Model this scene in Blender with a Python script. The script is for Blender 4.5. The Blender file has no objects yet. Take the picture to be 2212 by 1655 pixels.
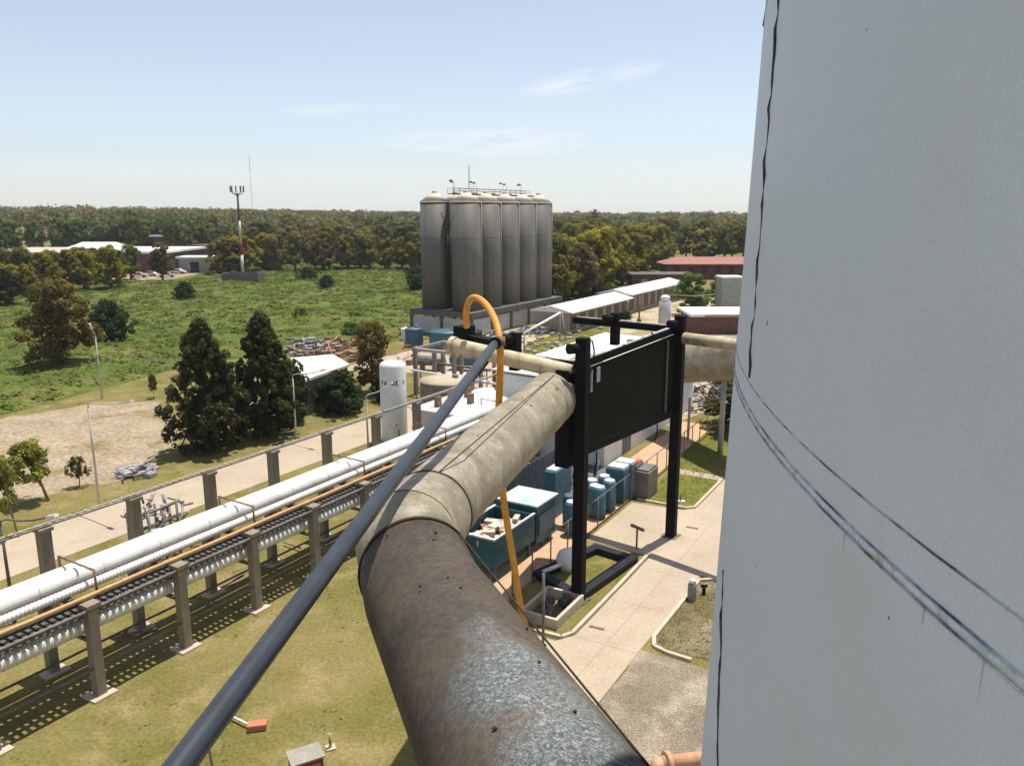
import bpy, math, random
import numpy as np
R = math.radians
SC = bpy.context.scene
COL = SC.collection
# ------------------------------------------------------------------ camera, sky, sun, exposure
H = 17.0
PITCH = R(12.2)
cam = bpy.data.objects.new('camera', bpy.data.cameras.new('camera'))
COL.objects.link(cam)
cam.location = (0, 0, H)
cam.rotation_euler = (R(90) - PITCH, 0, 0)
cam.data.sensor_width = 36.0
cam.data.lens = 36.0 * 1720 / 2212
cam.data.clip_start = 0.1
cam.data.clip_end = 8000
SC.camera = cam

SUN_EL, SUN_H = R(76), (0.66, 0.75)
sun_rot = math.atan2(SUN_H[0], SUN_H[1])
w = bpy.data.worlds.new('World'); SC.world = w; w.use_nodes = True
nt = w.node_tree; nt.nodes.clear()
out = nt.nodes.new('ShaderNodeOutputWorld'); bg = nt.nodes.new('ShaderNodeBackground')
sky = nt.nodes.new('ShaderNodeTexSky'); sky.sky_type = 'NISHITA'; sky.sun_disc = False
sky.sun_elevation = SUN_EL; sky.sun_rotation = sun_rot; sky.air_density = 1.0; sky.dust_density = 0.25; sky.ozone_density = 2.5
bg.inputs['Strength'].default_value = 0.100
# thin wisps of cirrus
tc = nt.nodes.new('ShaderNodeTexCoord')
L = nt.links
def wn(op, a, b=None, c=None):
    q = nt.nodes.new('ShaderNodeMath'); q.operation = op
    for k, v_ in enumerate((a, b, c)):
        if v_ is None: continue
        if isinstance(v_, (int, float)): q.inputs[k].default_value = v_
        else: L.new(v_, q.inputs[k])
    return q.outputs[0]
sxyz = nt.nodes.new('ShaderNodeSeparateXYZ'); L.new(tc.outputs['Generated'], sxyz.inputs[0])
az_ = wn('MULTIPLY', wn('ARCTAN2', sxyz.outputs[0], sxyz.outputs[1]), 57.3); el_ = wn('MULTIPLY', wn('ARCSINE', sxyz.outputs[2]), 57.3)
cmb = nt.nodes.new('ShaderNodeCombineXYZ'); L.new(wn('MULTIPLY', az_, 0.16), cmb.inputs[0]); L.new(wn('SUBTRACT', wn('MULTIPLY', el_, 1.1), wn('MULTIPLY', az_, 0.09)), cmb.inputs[1])
nz = nt.nodes.new('ShaderNodeTexNoise'); nz.inputs['Scale'].default_value = 1.6; nz.inputs['Detail'].default_value = 8; nz.inputs['Roughness'].default_value = 0.6; L.new(cmb.outputs[0], nz.inputs['Vector'])
tot = None
for a0, e0, wa, we, tilt, amt in ((5.2, 8.6, 5.5, 0.85, 0.17, 0.85), (-11.3, 6.6, 4.5, 0.5, 0.03, 0.55), (-1.0, 4.6, 9.5, 1.15, 0.0, 0.75), (14.0, 3.2, 5, 0.5, 0.0, 0.15), (-22, 2.4, 9, 0.6, 0.0, 0.15)):
    da = wn('DIVIDE', wn('SUBTRACT', az_, a0), wa); de = wn('DIVIDE', wn('SUBTRACT', wn('SUBTRACT', el_, e0), wn('MULTIPLY', wn('SUBTRACT', az_, a0), tilt)), we)
    f_ = wn('MULTIPLY', wn('MAXIMUM', wn('SUBTRACT', 1.0, wn('ADD', wn('MULTIPLY', da, da), wn('MULTIPLY', de, de))), 0.0), amt)
    tot = f_ if tot is None else wn('ADD', tot, f_)
cfac = wn('MULTIPLY', tot, wn('MINIMUM', wn('MAXIMUM', wn('MULTIPLY', wn('SUBTRACT', nz.outputs[0], 0.36), 3.0), 0.0), 1.0))
mx = nt.nodes.new('ShaderNodeMix'); mx.data_type = 'RGBA'; mx.inputs[7].default_value = (8.8, 8.9, 9.1, 1)
hs_ = nt.nodes.new('ShaderNodeHueSaturation'); hs_.inputs['Saturation'].default_value = 0.50; hs_.inputs['Value'].default_value = 1.22; L.new(sky.outputs[0], hs_.inputs['Color'])
tn_ = nt.nodes.new('ShaderNodeMix'); tn_.data_type = 'RGBA'; tn_.blend_type = 'MULTIPLY'; tn_.inputs[0].default_value = 1.0; tn_.inputs[7].default_value = (0.955, 0.99, 1.04, 1); L.new(hs_.outputs[0], tn_.inputs[6])
L.new(cfac, mx.inputs[0]); L.new(tn_.outputs[2], mx.inputs[6]); L.new(mx.outputs[2], bg.inputs[0]); L.new(bg.outputs[0], out.inputs[0])
sun = bpy.data.objects.new('sun', bpy.data.lights.new('sun', 'SUN')); COL.objects.link(sun)
sun.data.energy = 5.0; sun.data.angle = R(0.5); sun.data.color = (1.0, 0.94, 0.84)
sun.rotation_euler = (R(90) - SUN_EL, 0, -sun_rot)
sun.rotation_euler = (-(R(90) - SUN_EL), 0, -sun_rot)
sun.location = (0, 0, 60)
vs = SC.view_settings; vs.view_transform = 'Standard'; vs.look = 'None'; vs.gamma = 1; vs.exposure = 0.18; vs.use_curve_mapping = False

# ------------------------------------------------------------------ helpers
cP, sP, FL = math.cos(PITCH), math.sin(PITCH), 1720.0
def at(x, y, z=0.0):                 # where the sight line through a photo point meets height z
    a = (x - 1106) / FL; b = (y - 827.5) / FL
    t = (H - z) / (sP + b * cP)
    return (a * t, (cP - b * sP) * t, z)
UA, VA = (0.503, 0.864), (0.864, -0.503)   # the plant's own grid: along / across
def G(u, v, z=0.0): return (u * UA[0] + v * VA[0], u * UA[1] + v * VA[1], z)
def gu(P): return (P[0] * UA[0] + P[1] * UA[1], P[0] * VA[0] + P[1] * VA[1])
def add(a, b): return (a[0] + b[0], a[1] + b[1], a[2] + b[2])
def sub(a, b): return (a[0] - b[0], a[1] - b[1], a[2] - b[2])
def mul(a, s): return (a[0] * s, a[1] * s, a[2] * s)
def dot(a, b): return a[0] * b[0] + a[1] * b[1] + a[2] * b[2]
def cross(a, b): return (a[1] * b[2] - a[2] * b[1], a[2] * b[0] - a[0] * b[2], a[0] * b[1] - a[1] * b[0])
def nrm(a):
    l = math.sqrt(dot(a, a)) or 1.0
    return (a[0] / l, a[1] / l, a[2] / l)

MATS = {}
def M(name, col, col2=None, scale=1.5, rough=0.7, metal=0.0, bump=0.0, bscale=None, lo=0.35, hi=0.65, fine=0.12, fscale=30, stretch=None, isl=0.0, objr=0.0, spec=0.4, detail=6, third=None, tlo=0.6, thi=0.7, tscale=0.6, wave=None, trans=0.0):
    if name in MATS: return MATS[name]
    m = bpy.data.materials.new(name); m.use_nodes = True; n = m.node_tree.nodes; l = m.node_tree.links
    b = n['Principled BSDF']; b.inputs['Roughness'].default_value = rough; b.inputs['Metallic'].default_value = metal
    if 'Specular IOR Level' in b.inputs: b.inputs['Specular IOR Level'].default_value = spec
    t = n.new('ShaderNodeTexCoord'); src = t.outputs['Object']
    if stretch:
        mpp = n.new('ShaderNodeMapping'); mpp.inputs['Scale'].default_value = stretch; l.new(src, mpp.inputs[0]); src = mpp.outputs[0]
    def noise(sc, det=detail):
        q = n.new('ShaderNodeTexNoise'); q.inputs['Scale'].default_value = sc; q.inputs['Detail'].default_value = det; q.inputs['Roughness'].default_value = 0.6
        l.new(src, q.inputs['Vector']); return q.outputs[0]
    def ramp(v, a, bb):
        r = n.new('ShaderNodeMapRange'); r.inputs[1].default_value = a; r.inputs[2].default_value = bb; r.clamp = True; l.new(v, r.inputs[0]); return r.outputs[0]
    def mix(f, c1, c2, bt='MIX'):
        x = n.new('ShaderNodeMix'); x.data_type = 'RGBA'; x.blend_type = bt
        if isinstance(f, float): x.inputs[0].default_value = f
        else: l.new(f, x.inputs[0])
        for k, c in ((6, c1), (7, c2)):
            if isinstance(c, tuple): x.inputs[k].default_value = (*c, 1)
            else: l.new(c, x.inputs[k])
        return x.outputs[2]
    c2 = col2 or tuple(v * 0.8 for v in col)
    c = mix(ramp(noise(scale), lo, hi), col, c2)
    if third: c = mix(ramp(noise(tscale), tlo, thi), c, third)
    if fine:
        f = n.new('ShaderNodeMapRange'); f.inputs[3].default_value = 1 - fine * 2.2; f.inputs[4].default_value = 1 + fine * 2.2
        f.inputs[1].default_value = 0.25; f.inputs[2].default_value = 0.75
        l.new(noise(fscale, 4), f.inputs[0])
        hh = n.new('ShaderNodeHueSaturation'); l.new(f.outputs[0], hh.inputs['Value']); l.new(c, hh.inputs['Color']); c = hh.outputs[0]
    if isl or objr:
        hh = n.new('ShaderNodeHueSaturation'); l.new(c, hh.inputs['Color'])
        g = n.new('ShaderNodeNewGeometry'); r1 = n.new('ShaderNodeMapRange'); r1.inputs[3].default_value = 1 - isl; r1.inputs[4].default_value = 1 + isl
        l.new(g.outputs['Random Per Island'], r1.inputs[0])
        oi = n.new('ShaderNodeObjectInfo'); r2 = n.new('ShaderNodeMapRange'); r2.inputs[3].default_value = 1 - objr; r2.inputs[4].default_value = 1 + objr
        l.new(oi.outputs['Random'], r2.inputs[0])
        mm = n.new('ShaderNodeMath'); mm.operation = 'MULTIPLY'; l.new(r1.outputs[0], mm.inputs[0]); l.new(r2.outputs[0], mm.inputs[1]); l.new(mm.outputs[0], hh.inputs['Value'])
        r3 = n.new('ShaderNodeMapRange'); r3.inputs[3].default_value = 0.5 - objr * 0.045; r3.inputs[4].default_value = 0.5 + objr * 0.075
        l.new(oi.outputs['Random'], r3.inputs[0]); l.new(r3.outputs[0], hh.inputs['Hue']); c = hh.outputs[0]
    l.new(c, b.inputs['Base Color'])
    if bump:
        bp = n.new('ShaderNodeBump'); bp.inputs['Strength'].default_value = bump; bp.inputs['Distance'].default_value = 0.05
        hsrc = noise(bscale or scale * 4)
        if wave:
            wv = n.new('ShaderNodeTexWave'); wv.inputs['Scale'].default_value = wave; wv.bands_direction = 'Z'; l.new(t.outputs['Object'], wv.inputs['Vector']); hsrc = wv.outputs[1]
        l.new(hsrc, bp.inputs['Height']); l.new(bp.outputs[0], b.inputs['Normal'])
    if trans:
        ts = n.new('ShaderNodeBsdfTranslucent'); l.new(c, ts.inputs[0]); ms_ = n.new('ShaderNodeMixShader'); ms_.inputs[0].default_value = trans
        l.new(b.outputs[0], ms_.inputs[1]); l.new(ts.outputs[0], ms_.inputs[2]); l.new(ms_.outputs[0], n['Material Output'].inputs['Surface'])
    MATS[name] = m
    return m

class MB:
    def __init__(s): s.v = []; s.f = []; s.sm = []
    def poly(s, pts, smooth=False):
        i = len(s.v); s.v += list(pts); s.f.append(tuple(range(i, i + len(pts)))); s.sm.append(smooth); return s
    def hexa(s, b, t):                     # 4 bottom points, 4 top points
        i = len(s.v); s.v += list(b) + list(t)
        for q in ((3, 2, 1, 0), (4, 5, 6, 7), (0, 1, 5, 4), (1, 2, 6, 5), (2, 3, 7, 6), (3, 0, 4, 7)):
            s.f.append(tuple(i + k for k in q)); s.sm.append(False)
        return s
    def gbox(s, u0, u1, v0, v1, z0, z1):
        q = [(u0, v1), (u0, v0), (u1, v0), (u1, v1)]
        return s.hexa([G(a, b, z0) for a, b in q], [G(a, b, z1) for a, b in q])
    def box(s, x0, x1, y0, y1, z0, z1):
        q = [(x0, y0), (x1, y0), (x1, y1), (x0, y1)]
        return s.hexa([(a, b, z0) for a, b in q], [(a, b, z1) for a, b in q])
    def rbox(s, c, sx, sy, sz, ang=0.0):   # c: bottom centre
        ca, sa = math.cos(ang), math.sin(ang); q = []
        for a, b in ((-1, -1), (1, -1), (1, 1), (-1, 1)):
            x, y = a * sx / 2, b * sy / 2; q.append((c[0] + x * ca - y * sa, c[1] + x * sa + y * ca))
        return s.hexa([(a, b, c[2]) for a, b in q], [(a, b, c[2] + sz) for a, b in q])
    def beam(s, a, b, wd, ht):
        d = nrm(sub(b, a)); up = (0, 0, 1) if abs(d[2]) < 0.9 else (UA[0], UA[1], 0)
        r = nrm(cross(d, up)); u2 = cross(r, d)
        def ring(p): return [add(p, add(mul(r, i * wd / 2), mul(u2, j * ht / 2))) for i, j in ((-1, -1), (1, -1), (1, 1), (-1, 1))]
        return s.hexa(ring(a), ring(b))
    def tube(s, pts, r, n=12, caps=True, smooth=True):
        rs = r if isinstance(r, (list, tuple)) else [r] * len(pts)
        i0 = len(s.v); d0 = nrm(sub(pts[1], pts[0])); up = (0, 0, 1) if abs(d0[2]) < 0.95 else (0, 1, 0)
        prev = nrm(cross(d0, up))
        for k, p in enumerate(pts):
            if k == 0: d = d0
            elif k == len(pts) - 1: d = nrm(sub(pts[k], pts[k - 1]))
            else: d = nrm(add(nrm(sub(pts[k], pts[k - 1])), nrm(sub(pts[k + 1], pts[k]))))
            r1 = nrm(sub(prev, mul(d, dot(prev, d)))); prev = r1; r2 = cross(r1, d)
            for j in range(n):
                a = 2 * math.pi * j / n
                s.v.append(add(p, add(mul(r1, math.cos(a) * rs[k]), mul(r2, math.sin(a) * rs[k]))))
        for k in range(len(pts) - 1):
            for j in range(n):
                a = i0 + k * n + j; b = i0 + k * n + (j + 1) % n
                s.f.append((a, b, b + n, a + n)); s.sm.append(smooth)
        if caps:
            s.f.append(tuple(i0 + j for j in range(n))[::-1]); s.sm.append(False)
            e = i0 + (len(pts) - 1) * n; s.f.append(tuple(e + j for j in range(n))); s.sm.append(False)
        return s
    def cyl(s, c, r, h, n=24, r2=None): return s.tube([c, add(c, (0, 0, h))], [r, r if r2 is None else r2], n)
    def lathe(s, c, prof, n=28):
        i0 = len(s.v)
        for (r, z) in prof:
            for j in range(n):
                a = 2 * math.pi * j / n; s.v.append((c[0] + r * math.cos(a), c[1] + r * math.sin(a), c[2] + z))
        for k in range(len(prof) - 1):
            for j in range(n):
                a = i0 + k * n + j; b = i0 + k * n + (j + 1) % n
                s.f.append((a, b, b + n, a + n)); s.sm.append(True)
        s.f.append(tuple(i0 + j for j in range(n))[::-1]); s.sm.append(False)
        e = i0 + (len(prof) - 1) * n; s.f.append(tuple(e + j for j in range(n))); s.sm.append(False)
        return s
    def sphere(s, c, r, n=12, sq=1.0):
        return s.lathe(c, [(max(r * math.sin(math.pi * k / 8), 0.001), -r * sq * math.cos(math.pi * k / 8)) for k in range(9)], n)
    def build(s, name, mat, parent=None, loc=None, bevel=0.0):
        if parent is None:
            if loc is None:
                xs = [p[0] for p in s.v]; ys = [p[1] for p in s.v]; zs = [p[2] for p in s.v]
                loc = ((min(xs) + max(xs)) / 2, (min(ys) + max(ys)) / 2, min(zs))
            o0 = loc
        else:
            o0 = (0, 0, 0); q = parent
            while q: o0 = add(o0, tuple(q.location)); q = q.parent
        me = bpy.data.meshes.new(name); me.from_pydata([sub(p, o0) for p in s.v], [], s.f)
        me.polygons.foreach_set('use_smooth', s.sm); me.materials.append(mat); me.update()
        o = bpy.data.objects.new(name, me); COL.objects.link(o)
        if parent is None: o.location = loc
        else: o.parent = parent
        if bevel:
            bv = o.modifiers.new('b', 'BEVEL'); bv.width = bevel; bv.segments = 2; bv.limit_method = 'ANGLE'
        return o
def tag(o, label=None, cat=None, group=None, kind=None):
    if label: o['label'] = label
    if cat: o['category'] = cat
    if group: o['group'] = group
    if kind: o['kind'] = kind
    return o
def thing(name, loc, label, cat, group=None):
    o = bpy.data.objects.new(name, None); COL.objects.link(o); o.location = loc; o.empty_display_size = 0.3
    return tag(o, label, cat, group)
def dup(o, loc=None, label=None, rz=None, scale=None):
    def cp(a, par):
        c = a.copy(); COL.objects.link(c)
        if par: c.parent = par
        for ch in a.children: cp(ch, c)
        return c
    kids = list(o.children); c = o.copy(); COL.objects.link(c)
    for ch in kids: cp(ch, c)
    if loc is not None: c.location = loc
    if label: c['label'] = label
    if rz is not None: c.rotation_euler = (0, 0, rz)
    if scale is not None: c.scale = scale
    return c
def struct(name, mb, mat): return tag(mb.build(name, mat, loc=(0, 0, 0)), kind='structure')

# ------------------------------------------------------------------ materials
grass = M('grass', (0.205, 0.172, 0.062), (0.125, 0.120, 0.028), scale=0.16, lo=0.42, hi=0.66, fine=0.16, fscale=7, bump=0.35, bscale=9, rough=0.95, third=(0.27, 0.21, 0.10), tlo=0.50, thi=0.68, tscale=0.5, spec=0.1)
fieldm = M('field_green', (0.080, 0.120, 0.020), (0.135, 0.14, 0.034), scale=0.09, lo=0.42, hi=0.62, fine=0.25, fscale=1.4, bump=1.0, bscale=1.2, rough=0.95, third=(0.135, 0.115, 0.055), tlo=0.55, thi=0.7, tscale=0.16, spec=0.1)
dirt = M('dirt', (0.39, 0.31, 0.22), (0.28, 0.22, 0.145), scale=0.5, fine=0.2, fscale=3.0, bump=0.8, bscale=2.5, rough=0.95, third=(0.20, 0.165, 0.06), tlo=0.56, thi=0.66, tscale=0.22, spec=0.1)
conc = M('road_concrete', (0.465, 0.378, 0.28), (0.40, 0.33, 0.248), scale=0.35, fine=0.08, fscale=9, bump=0.15, bscale=12, rough=0.9, third=(0.42, 0.30, 0.205), tlo=0.55, thi=0.75, tscale=0.7, spec=0.2)
yardm = M('yard_concrete', (0.47, 0.39, 0.30), (0.33, 0.27, 0.20), scale=0.4, fine=0.2, fscale=4, rough=0.9, spec=0.2)
gravel = M('gravel', (0.27, 0.225, 0.165), (0.18, 0.15, 0.11), scale=0.35, fine=0.28, fscale=14, bump=0.5, bscale=18, rough=0.95, third=(0.36, 0.31, 0.235), tlo=0.5, thi=0.65, tscale=0.5, spec=0.1)
worn = M('worn_grass', (0.24, 0.195, 0.13), (0.135, 0.115, 0.05), scale=0.4, lo=0.4, hi=0.6, fine=0.25, fscale=9, bump=0.6, bscale=10, rough=0.95, third=(0.125, 0.125, 0.03), tlo=0.56, thi=0.64, tscale=0.18, spec=0.1)
lush = M('lush_grass', (0.165, 0.165, 0.035), (0.11, 0.125, 0.025), scale=0.6, fine=0.25, fscale=8, bump=0.6, bscale=9, rough=0.95, third=(0.23, 0.18, 0.06), tlo=0.52, thi=0.66, tscale=0.4, spec=0.1)
peach = M('peach_paving', (0.55, 0.36, 0.22), (0.47, 0.31, 0.19), scale=1.2, fine=0.1, fscale=8, rough=0.85)
kerbm = M('kerb_concrete', (0.56, 0.48, 0.37), scale=2, rough=0.85)
bluefl = M('blue_stained_floor', (0.13, 0.15, 0.165), (0.08, 0.10, 0.115), scale=0.8, fine=0.2, fscale=8, rough=0.8)
pillarm = M('pillar_concrete', (0.30, 0.25, 0.19), (0.23, 0.19, 0.14), scale=2.0, fine=0.12, fscale=20, bump=0.2, rough=0.9, stretch=(1, 1, 0.3))
white = M('white_paint', (0.80, 0.80, 0.78), (0.70, 0.69, 0.66), scale=3, rough=0.45, fine=0.04)
insul = M('white_pipe_cladding', (0.80, 0.79, 0.74), (0.62, 0.57, 0.48), scale=1.2, lo=0.52, hi=0.75, rough=0.35, fine=0.06, metal=0.15)
rustw = M('salmon_pipe', (0.62, 0.36, 0.22), (0.46, 0.25, 0.14), scale=3, rough=0.7)
orangep = M('copper_orange_pipe', (0.62, 0.37, 0.17), (0.5, 0.28, 0.12), scale=3, rough=0.6)
steel = M('weathered_steel', (0.20, 0.18, 0.155), (0.11, 0.09, 0.075), scale=3, rough=0.6, metal=0.3)
brown = M('brown_rusty_steel', (0.26, 0.16, 0.10), (0.16, 0.10, 0.065), scale=4, rough=0.8)
black = M('black_tarred_steel', (0.006, 0.0065, 0.008), (0.011, 0.010, 0.009), scale=4, rough=0.7, fine=0.1, spec=0.12)
black2 = M('brown_black_sheet', (0.0055, 0.005, 0.0042), (0.0095, 0.008, 0.006), scale=1.0, rough=0.75, fine=0.1, spec=0.15, bump=0.3, bscale=3)
navy = M('navy_base_steel', (0.018, 0.021, 0.030), (0.012, 0.012, 0.014), scale=2, rough=0.6, spec=0.25)
cream = M('cream_pipe', (0.62, 0.52, 0.36), (0.40, 0.29, 0.17), scale=2.0, lo=0.45, hi=0.7, rough=0.6, third=(0.12, 0.07, 0.04), tlo=0.62, thi=0.68, tscale=1.2)
ductm = M('duct_grey_beige', (0.32, 0.275, 0.195), (0.20, 0.165, 0.11), scale=1.1, lo=0.38, hi=0.68, rough=0.5, fine=0.14, fscale=11, bump=0.3, bscale=3, third=(0.43, 0.385, 0.31), tlo=0.52, thi=0.74, tscale=1.3)
tealm = M('teal_paint', (0.030, 0.115, 0.125), (0.02, 0.075, 0.09), scale=2, rough=0.5)
bluem = M('blue_plastic', (0.05, 0.15, 0.20), (0.04, 0.11, 0.155), scale=2, rough=0.5)
slate = M('slate_blue_slats', (0.15, 0.175, 0.205), (0.09, 0.105, 0.13), scale=2, rough=0.6)
brick = M('brown_brick', (0.17, 0.085, 0.065), (0.11, 0.06, 0.048), scale=1, fine=0.2, fscale=6, rough=0.9)
roofred = M('red_roof_tiles', (0.38, 0.17, 0.14), (0.30, 0.13, 0.105), scale=1, rough=0.8, fine=0.15, fscale=4)
roofw = M('white_sheet_roof', (0.82, 0.81, 0.79), (0.68, 0.64, 0.58), scale=0.8, lo=0.45, hi=0.7, rough=0.6)
wallg = M('grey_white_wall', (0.80, 0.80, 0.80), (0.68, 0.68, 0.68), scale=0.8, rough=0.85, fine=0.06)
dark = M('dark_glass', (0.012, 0.014, 0.016), rough=0.2)
siloM = M('silo_steel', (0.150, 0.142, 0.125), (0.125, 0.118, 0.106), scale=0.9, stretch=(2.2, 2.2, 0.03), rough=0.6, metal=0.0, fine=0.06, fscale=5)
siloRoof = M('silo_roof_beige', (0.74, 0.64, 0.52), (0.62, 0.53, 0.42), scale=1, rough=0.6)
orangeH = M('orange_hose', (0.78, 0.36, 0.045), (0.62, 0.25, 0.03), scale=4, rough=0.5, fine=0.08)
bark = M('bark', (0.075, 0.055, 0.038), scale=5, rough=0.95, bump=0.5)
barkp = M('pale_bark', (0.26, 0.21, 0.15), (0.17, 0.13, 0.09), scale=3, rough=0.95)
LF = dict(trans=0.42, rough=0.75, isl=0.24, fine=0.0, spec=0.2, lo=0.4, hi=0.6)
leaf_olive = M('olive_leaves', (0.23, 0.205, 0.040), (0.135, 0.145, 0.03), scale=0.35, objr=0.28, **LF)
leaf_gold = M('golden_leaves', (0.36, 0.28, 0.036), (0.22, 0.20, 0.03), scale=0.35, objr=0.22, **LF)
leaf_dark = M('dark_leaves', (0.10, 0.115, 0.034), (0.062, 0.08, 0.025), scale=0.5, objr=0.22, **LF)
leaf_green = M('bright_leaves', (0.18, 0.25, 0.045), (0.11, 0.165, 0.03), scale=0.4, objr=0.25, **LF)
leaf_brown = M('brown_leaves', (0.25, 0.17, 0.07), (0.15, 0.115, 0.045), scale=0.4, objr=0.2, **LF)
leaf_far = M('far_leaves', (0.21, 0.175, 0.065), (0.125, 0.125, 0.05), scale=0.035, rough=0.8, trans=0.35, isl=0.3, fine=0.0, third=(0.10, 0.135, 0.045), tlo=0.5, thi=0.6, tscale=0.012, spec=0.15)
weedm = M('weed_leaves', (0.125, 0.175, 0.028), (0.19, 0.185, 0.050), scale=0.12, rough=0.8, trans=0.4, isl=0.2, fine=0.0, third=(0.065, 0.120, 0.018), tlo=0.5, thi=0.62, tscale=0.06, spec=0.15)
def rgb(n, c, r=0.6): return M(n, c, rough=r)

# ------------------------------------------------------------------ ground, roads
rnd = random.Random(5)
def gpoly(pts, z): return MB().poly([G(a, b, z) for a, b in pts])
g0 = MB(); S = 4000
g0.poly([(-S, -S, 0), (S, -S, 0), (S, S, 0), (-S, S, 0)]); struct('ground', g0, grass)
def ragged(pts, z, amp=0.5, step=1.5, seed=1):
    rr = random.Random(seed); outp = []
    for i in range(len(pts)):
        a, b = pts[i], pts[(i + 1) % len(pts)]; d = math.hypot(b[0] - a[0], b[1] - a[1]); n = max(1, int(d / step))
        for k in range(n):
            t = k / n; outp.append((a[0] + (b[0] - a[0]) * t + rr.uniform(-amp, amp), a[1] + (b[1] - a[1]) * t + rr.uniform(-amp, amp), z))
    return MB().poly(outp)
# lush field: one lumpy sheet
fx = MB(); NU, NV = 90, 70
def fz(u, v):
    e = min(1.0, max(0.0, (-71.5 - v) / 2.0))
    P_ = G(u, v)
    if P_[1] > 196 and P_[0] < -84: return 0.03
    return 0.03 + e * (0.35 + 0.22 * math.sin(u * 0.31 + v * 0.17) + 0.18 * math.sin(u * 0.13 - v * 0.29) + 0.14 * math.sin(u * 0.9 + 1.3 * math.sin(v * 0.7)))
idx = {}
for i in range(NU + 1):
    for j in range(NV + 1):
        u = -40 + i * 3.6; t = j / NV; vb = -70.5 - 4.5 * min(1, max(0, (u - 35) / 20)) + (9 * min(1, max(0, (u - 62) / 20)))
        v = vb - t * 150
        idx[i, j] = len(fx.v); fx.v.append(G(u, v, 0.02 if j == 0 else max(0.03, fz(u, v))))
for i in range(NU):
    for j in range(NV):
        fx.f.append((idx[i, j], idx[i + 1, j], idx[i + 1, j + 1], idx[i, j + 1])); fx.sm.append(True)
struct('field', fx, fieldm)
dp = [at(*q)[:2] for q in ((-60, 925), (0, 905), (120, 885), (235, 868), (330, 868), (385, 905), (380, 955), (330, 985), (300, 1015), (250, 1045), (190, 1040), (100, 1075), (-60, 1100), (-160, 1090), (-160, 960))]
struct('dirt_patch', ragged(dp, 0.012, 0.45, 1.0, 3), dirt)
struct('access_road', gpoly([(-30, -43.3), (-30, -38.2), (47, -38.2), (70, -38.2), (70, -43.3)], 0.016), conc)
struct('tank_yard', gpoly([(46.5, -38.2), (46.5, -23.9), (62, -20.0), (78, -17.0), (92, -42), (92, -60), (64, -60), (70, -43.3), (70, -38.2)], 0.008), yardm)
struct('silo_yard', gpoly([(78, -17), (90, -20), (150, -30), (150, -52), (118, -54), (92, -60), (92, -42)], 0.012), M('sandy_yard', (0.46, 0.38, 0.26), (0.26, 0.22, 0.09), scale=0.25, lo=0.45, hi=0.6, fine=0.25, fscale=3, rough=0.95))
struct('plant_road', MB().poly([G(a, b, 0.020) for a, b in [(16, -12.7), (16, -10), (27.6, -10), (34.9, -9.9), (35.1, 8), (43.0, 8), (43.0, -9.0), (66, -9.5), (66, -12.6), (49.2, -12.8), (43.6, -12.8), (42.7, -13.4), (42.4, -16.4), (36.0, -16.4), (35.75, -12.75), (27.0, -12.7), (26.2, -13.2), (26.0, -16.4), (22, -16.0), (18, -12.7)]]), conc)
struct('gravel_lot', ragged([G(a, b)[:2] for a, b in [(2, -9.9), (27.3, -9.95), (27.4, 12), (2, 12)]], 0.012, 0.05, 1.0, 4), gravel)
struct('worn_lawn', gpoly([(27.9, -9.75), (34.6, -9.7), (34.7, 9), (27.9, 9)], 0.016), worn)
struct('lawn_island', gpoly([(43.1, -16.3), (43.1, -13.1), (49.0, -13.0), (49.0, -16.3)], 0.012), lush)
struct('garden_path', gpoly([(49.0, -16.4), (49.0, -12.9), (49.9, -12.9), (49.9, -16.4)], 0.008), conc)
struct('garden_lawn', gpoly([(49.9, -18), (49.9, -12.9), (66.2, -12.8), (66.2, -6), (80, -6), (80, -18)], 0.012), lush)
struct('paved_strip', gpoly([(26.6, -19.8), (26.6, -16.45), (62, -17.2), (62, -19.8)], 0.024), peach)
struct('machine_floor', gpoly([(26.5, -24), (26.5, -19.8), (47.6, -19.8), (47.6, -24)], 0.028), bluefl)
struct('car_park', MB().poly([(-150, 198, 0.05), (-86, 198, 0.05), (-86, 226, 0.05), (-150, 226, 0.05)]), dirt)
struct('inner_lawn', MB().poly([at(*q_, 0)[:2] + (0.024,) for q_ in ((1120, 790), (1135, 745), (1230, 712), (1315, 704), (1318, 722), (1240, 752), (1180, 790))]), lush)
def kerb(pts, label):
    b = MB()
    for a, c in zip(pts[:-1], pts[1:]): b.beam(add(a, (0, 0, 0.06)), add(c, (0, 0, 0.06)), 0.16, 0.13)
    tag(b.build('kerb', kerbm), kind='structure')
kerb([G(34.7, -3), G(34.8, -9.2), G(34.3, -9.8), G(28.4, -9.85), G(27.75, -9.6), G(27.55, -9.0), G(27.5, -8.0)], 'a')
kerb([G(43.0, -16.3), G(43.0, -13.3), G(43.4, -12.9), G(49.0, -12.9)], 'b')
kerb([G(35.6, -12.9), G(31, -12.85), G(27.0, -12.85), G(26.5, -13.1), G(26.4, -14.5)], 'c')
jb = MB()
for u in (19.5, 23.2, 26.9, 30.6, 34.3): jb.poly([G(u, -12.6, 0.024), G(u, -10.05, 0.024), G(u + 0.03, -10.05, 0.024), G(u + 0.03, -12.6, 0.024)])
jb.poly([G(17, -11.36, 0.0245), G(17, -11.33, 0.0245), G(42, -11.33, 0.0245), G(42, -11.36, 0.0245)])
for u in (38.8,): jb.poly([G(u, -16, 0.024), G(u, 6, 0.024), G(u + 0.03, 6, 0.024), G(u + 0.03, -16, 0.024)])
struct('road_joints', jb, M('joint_tar', (0.37, 0.29, 0.21), rough=0.9))

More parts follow.
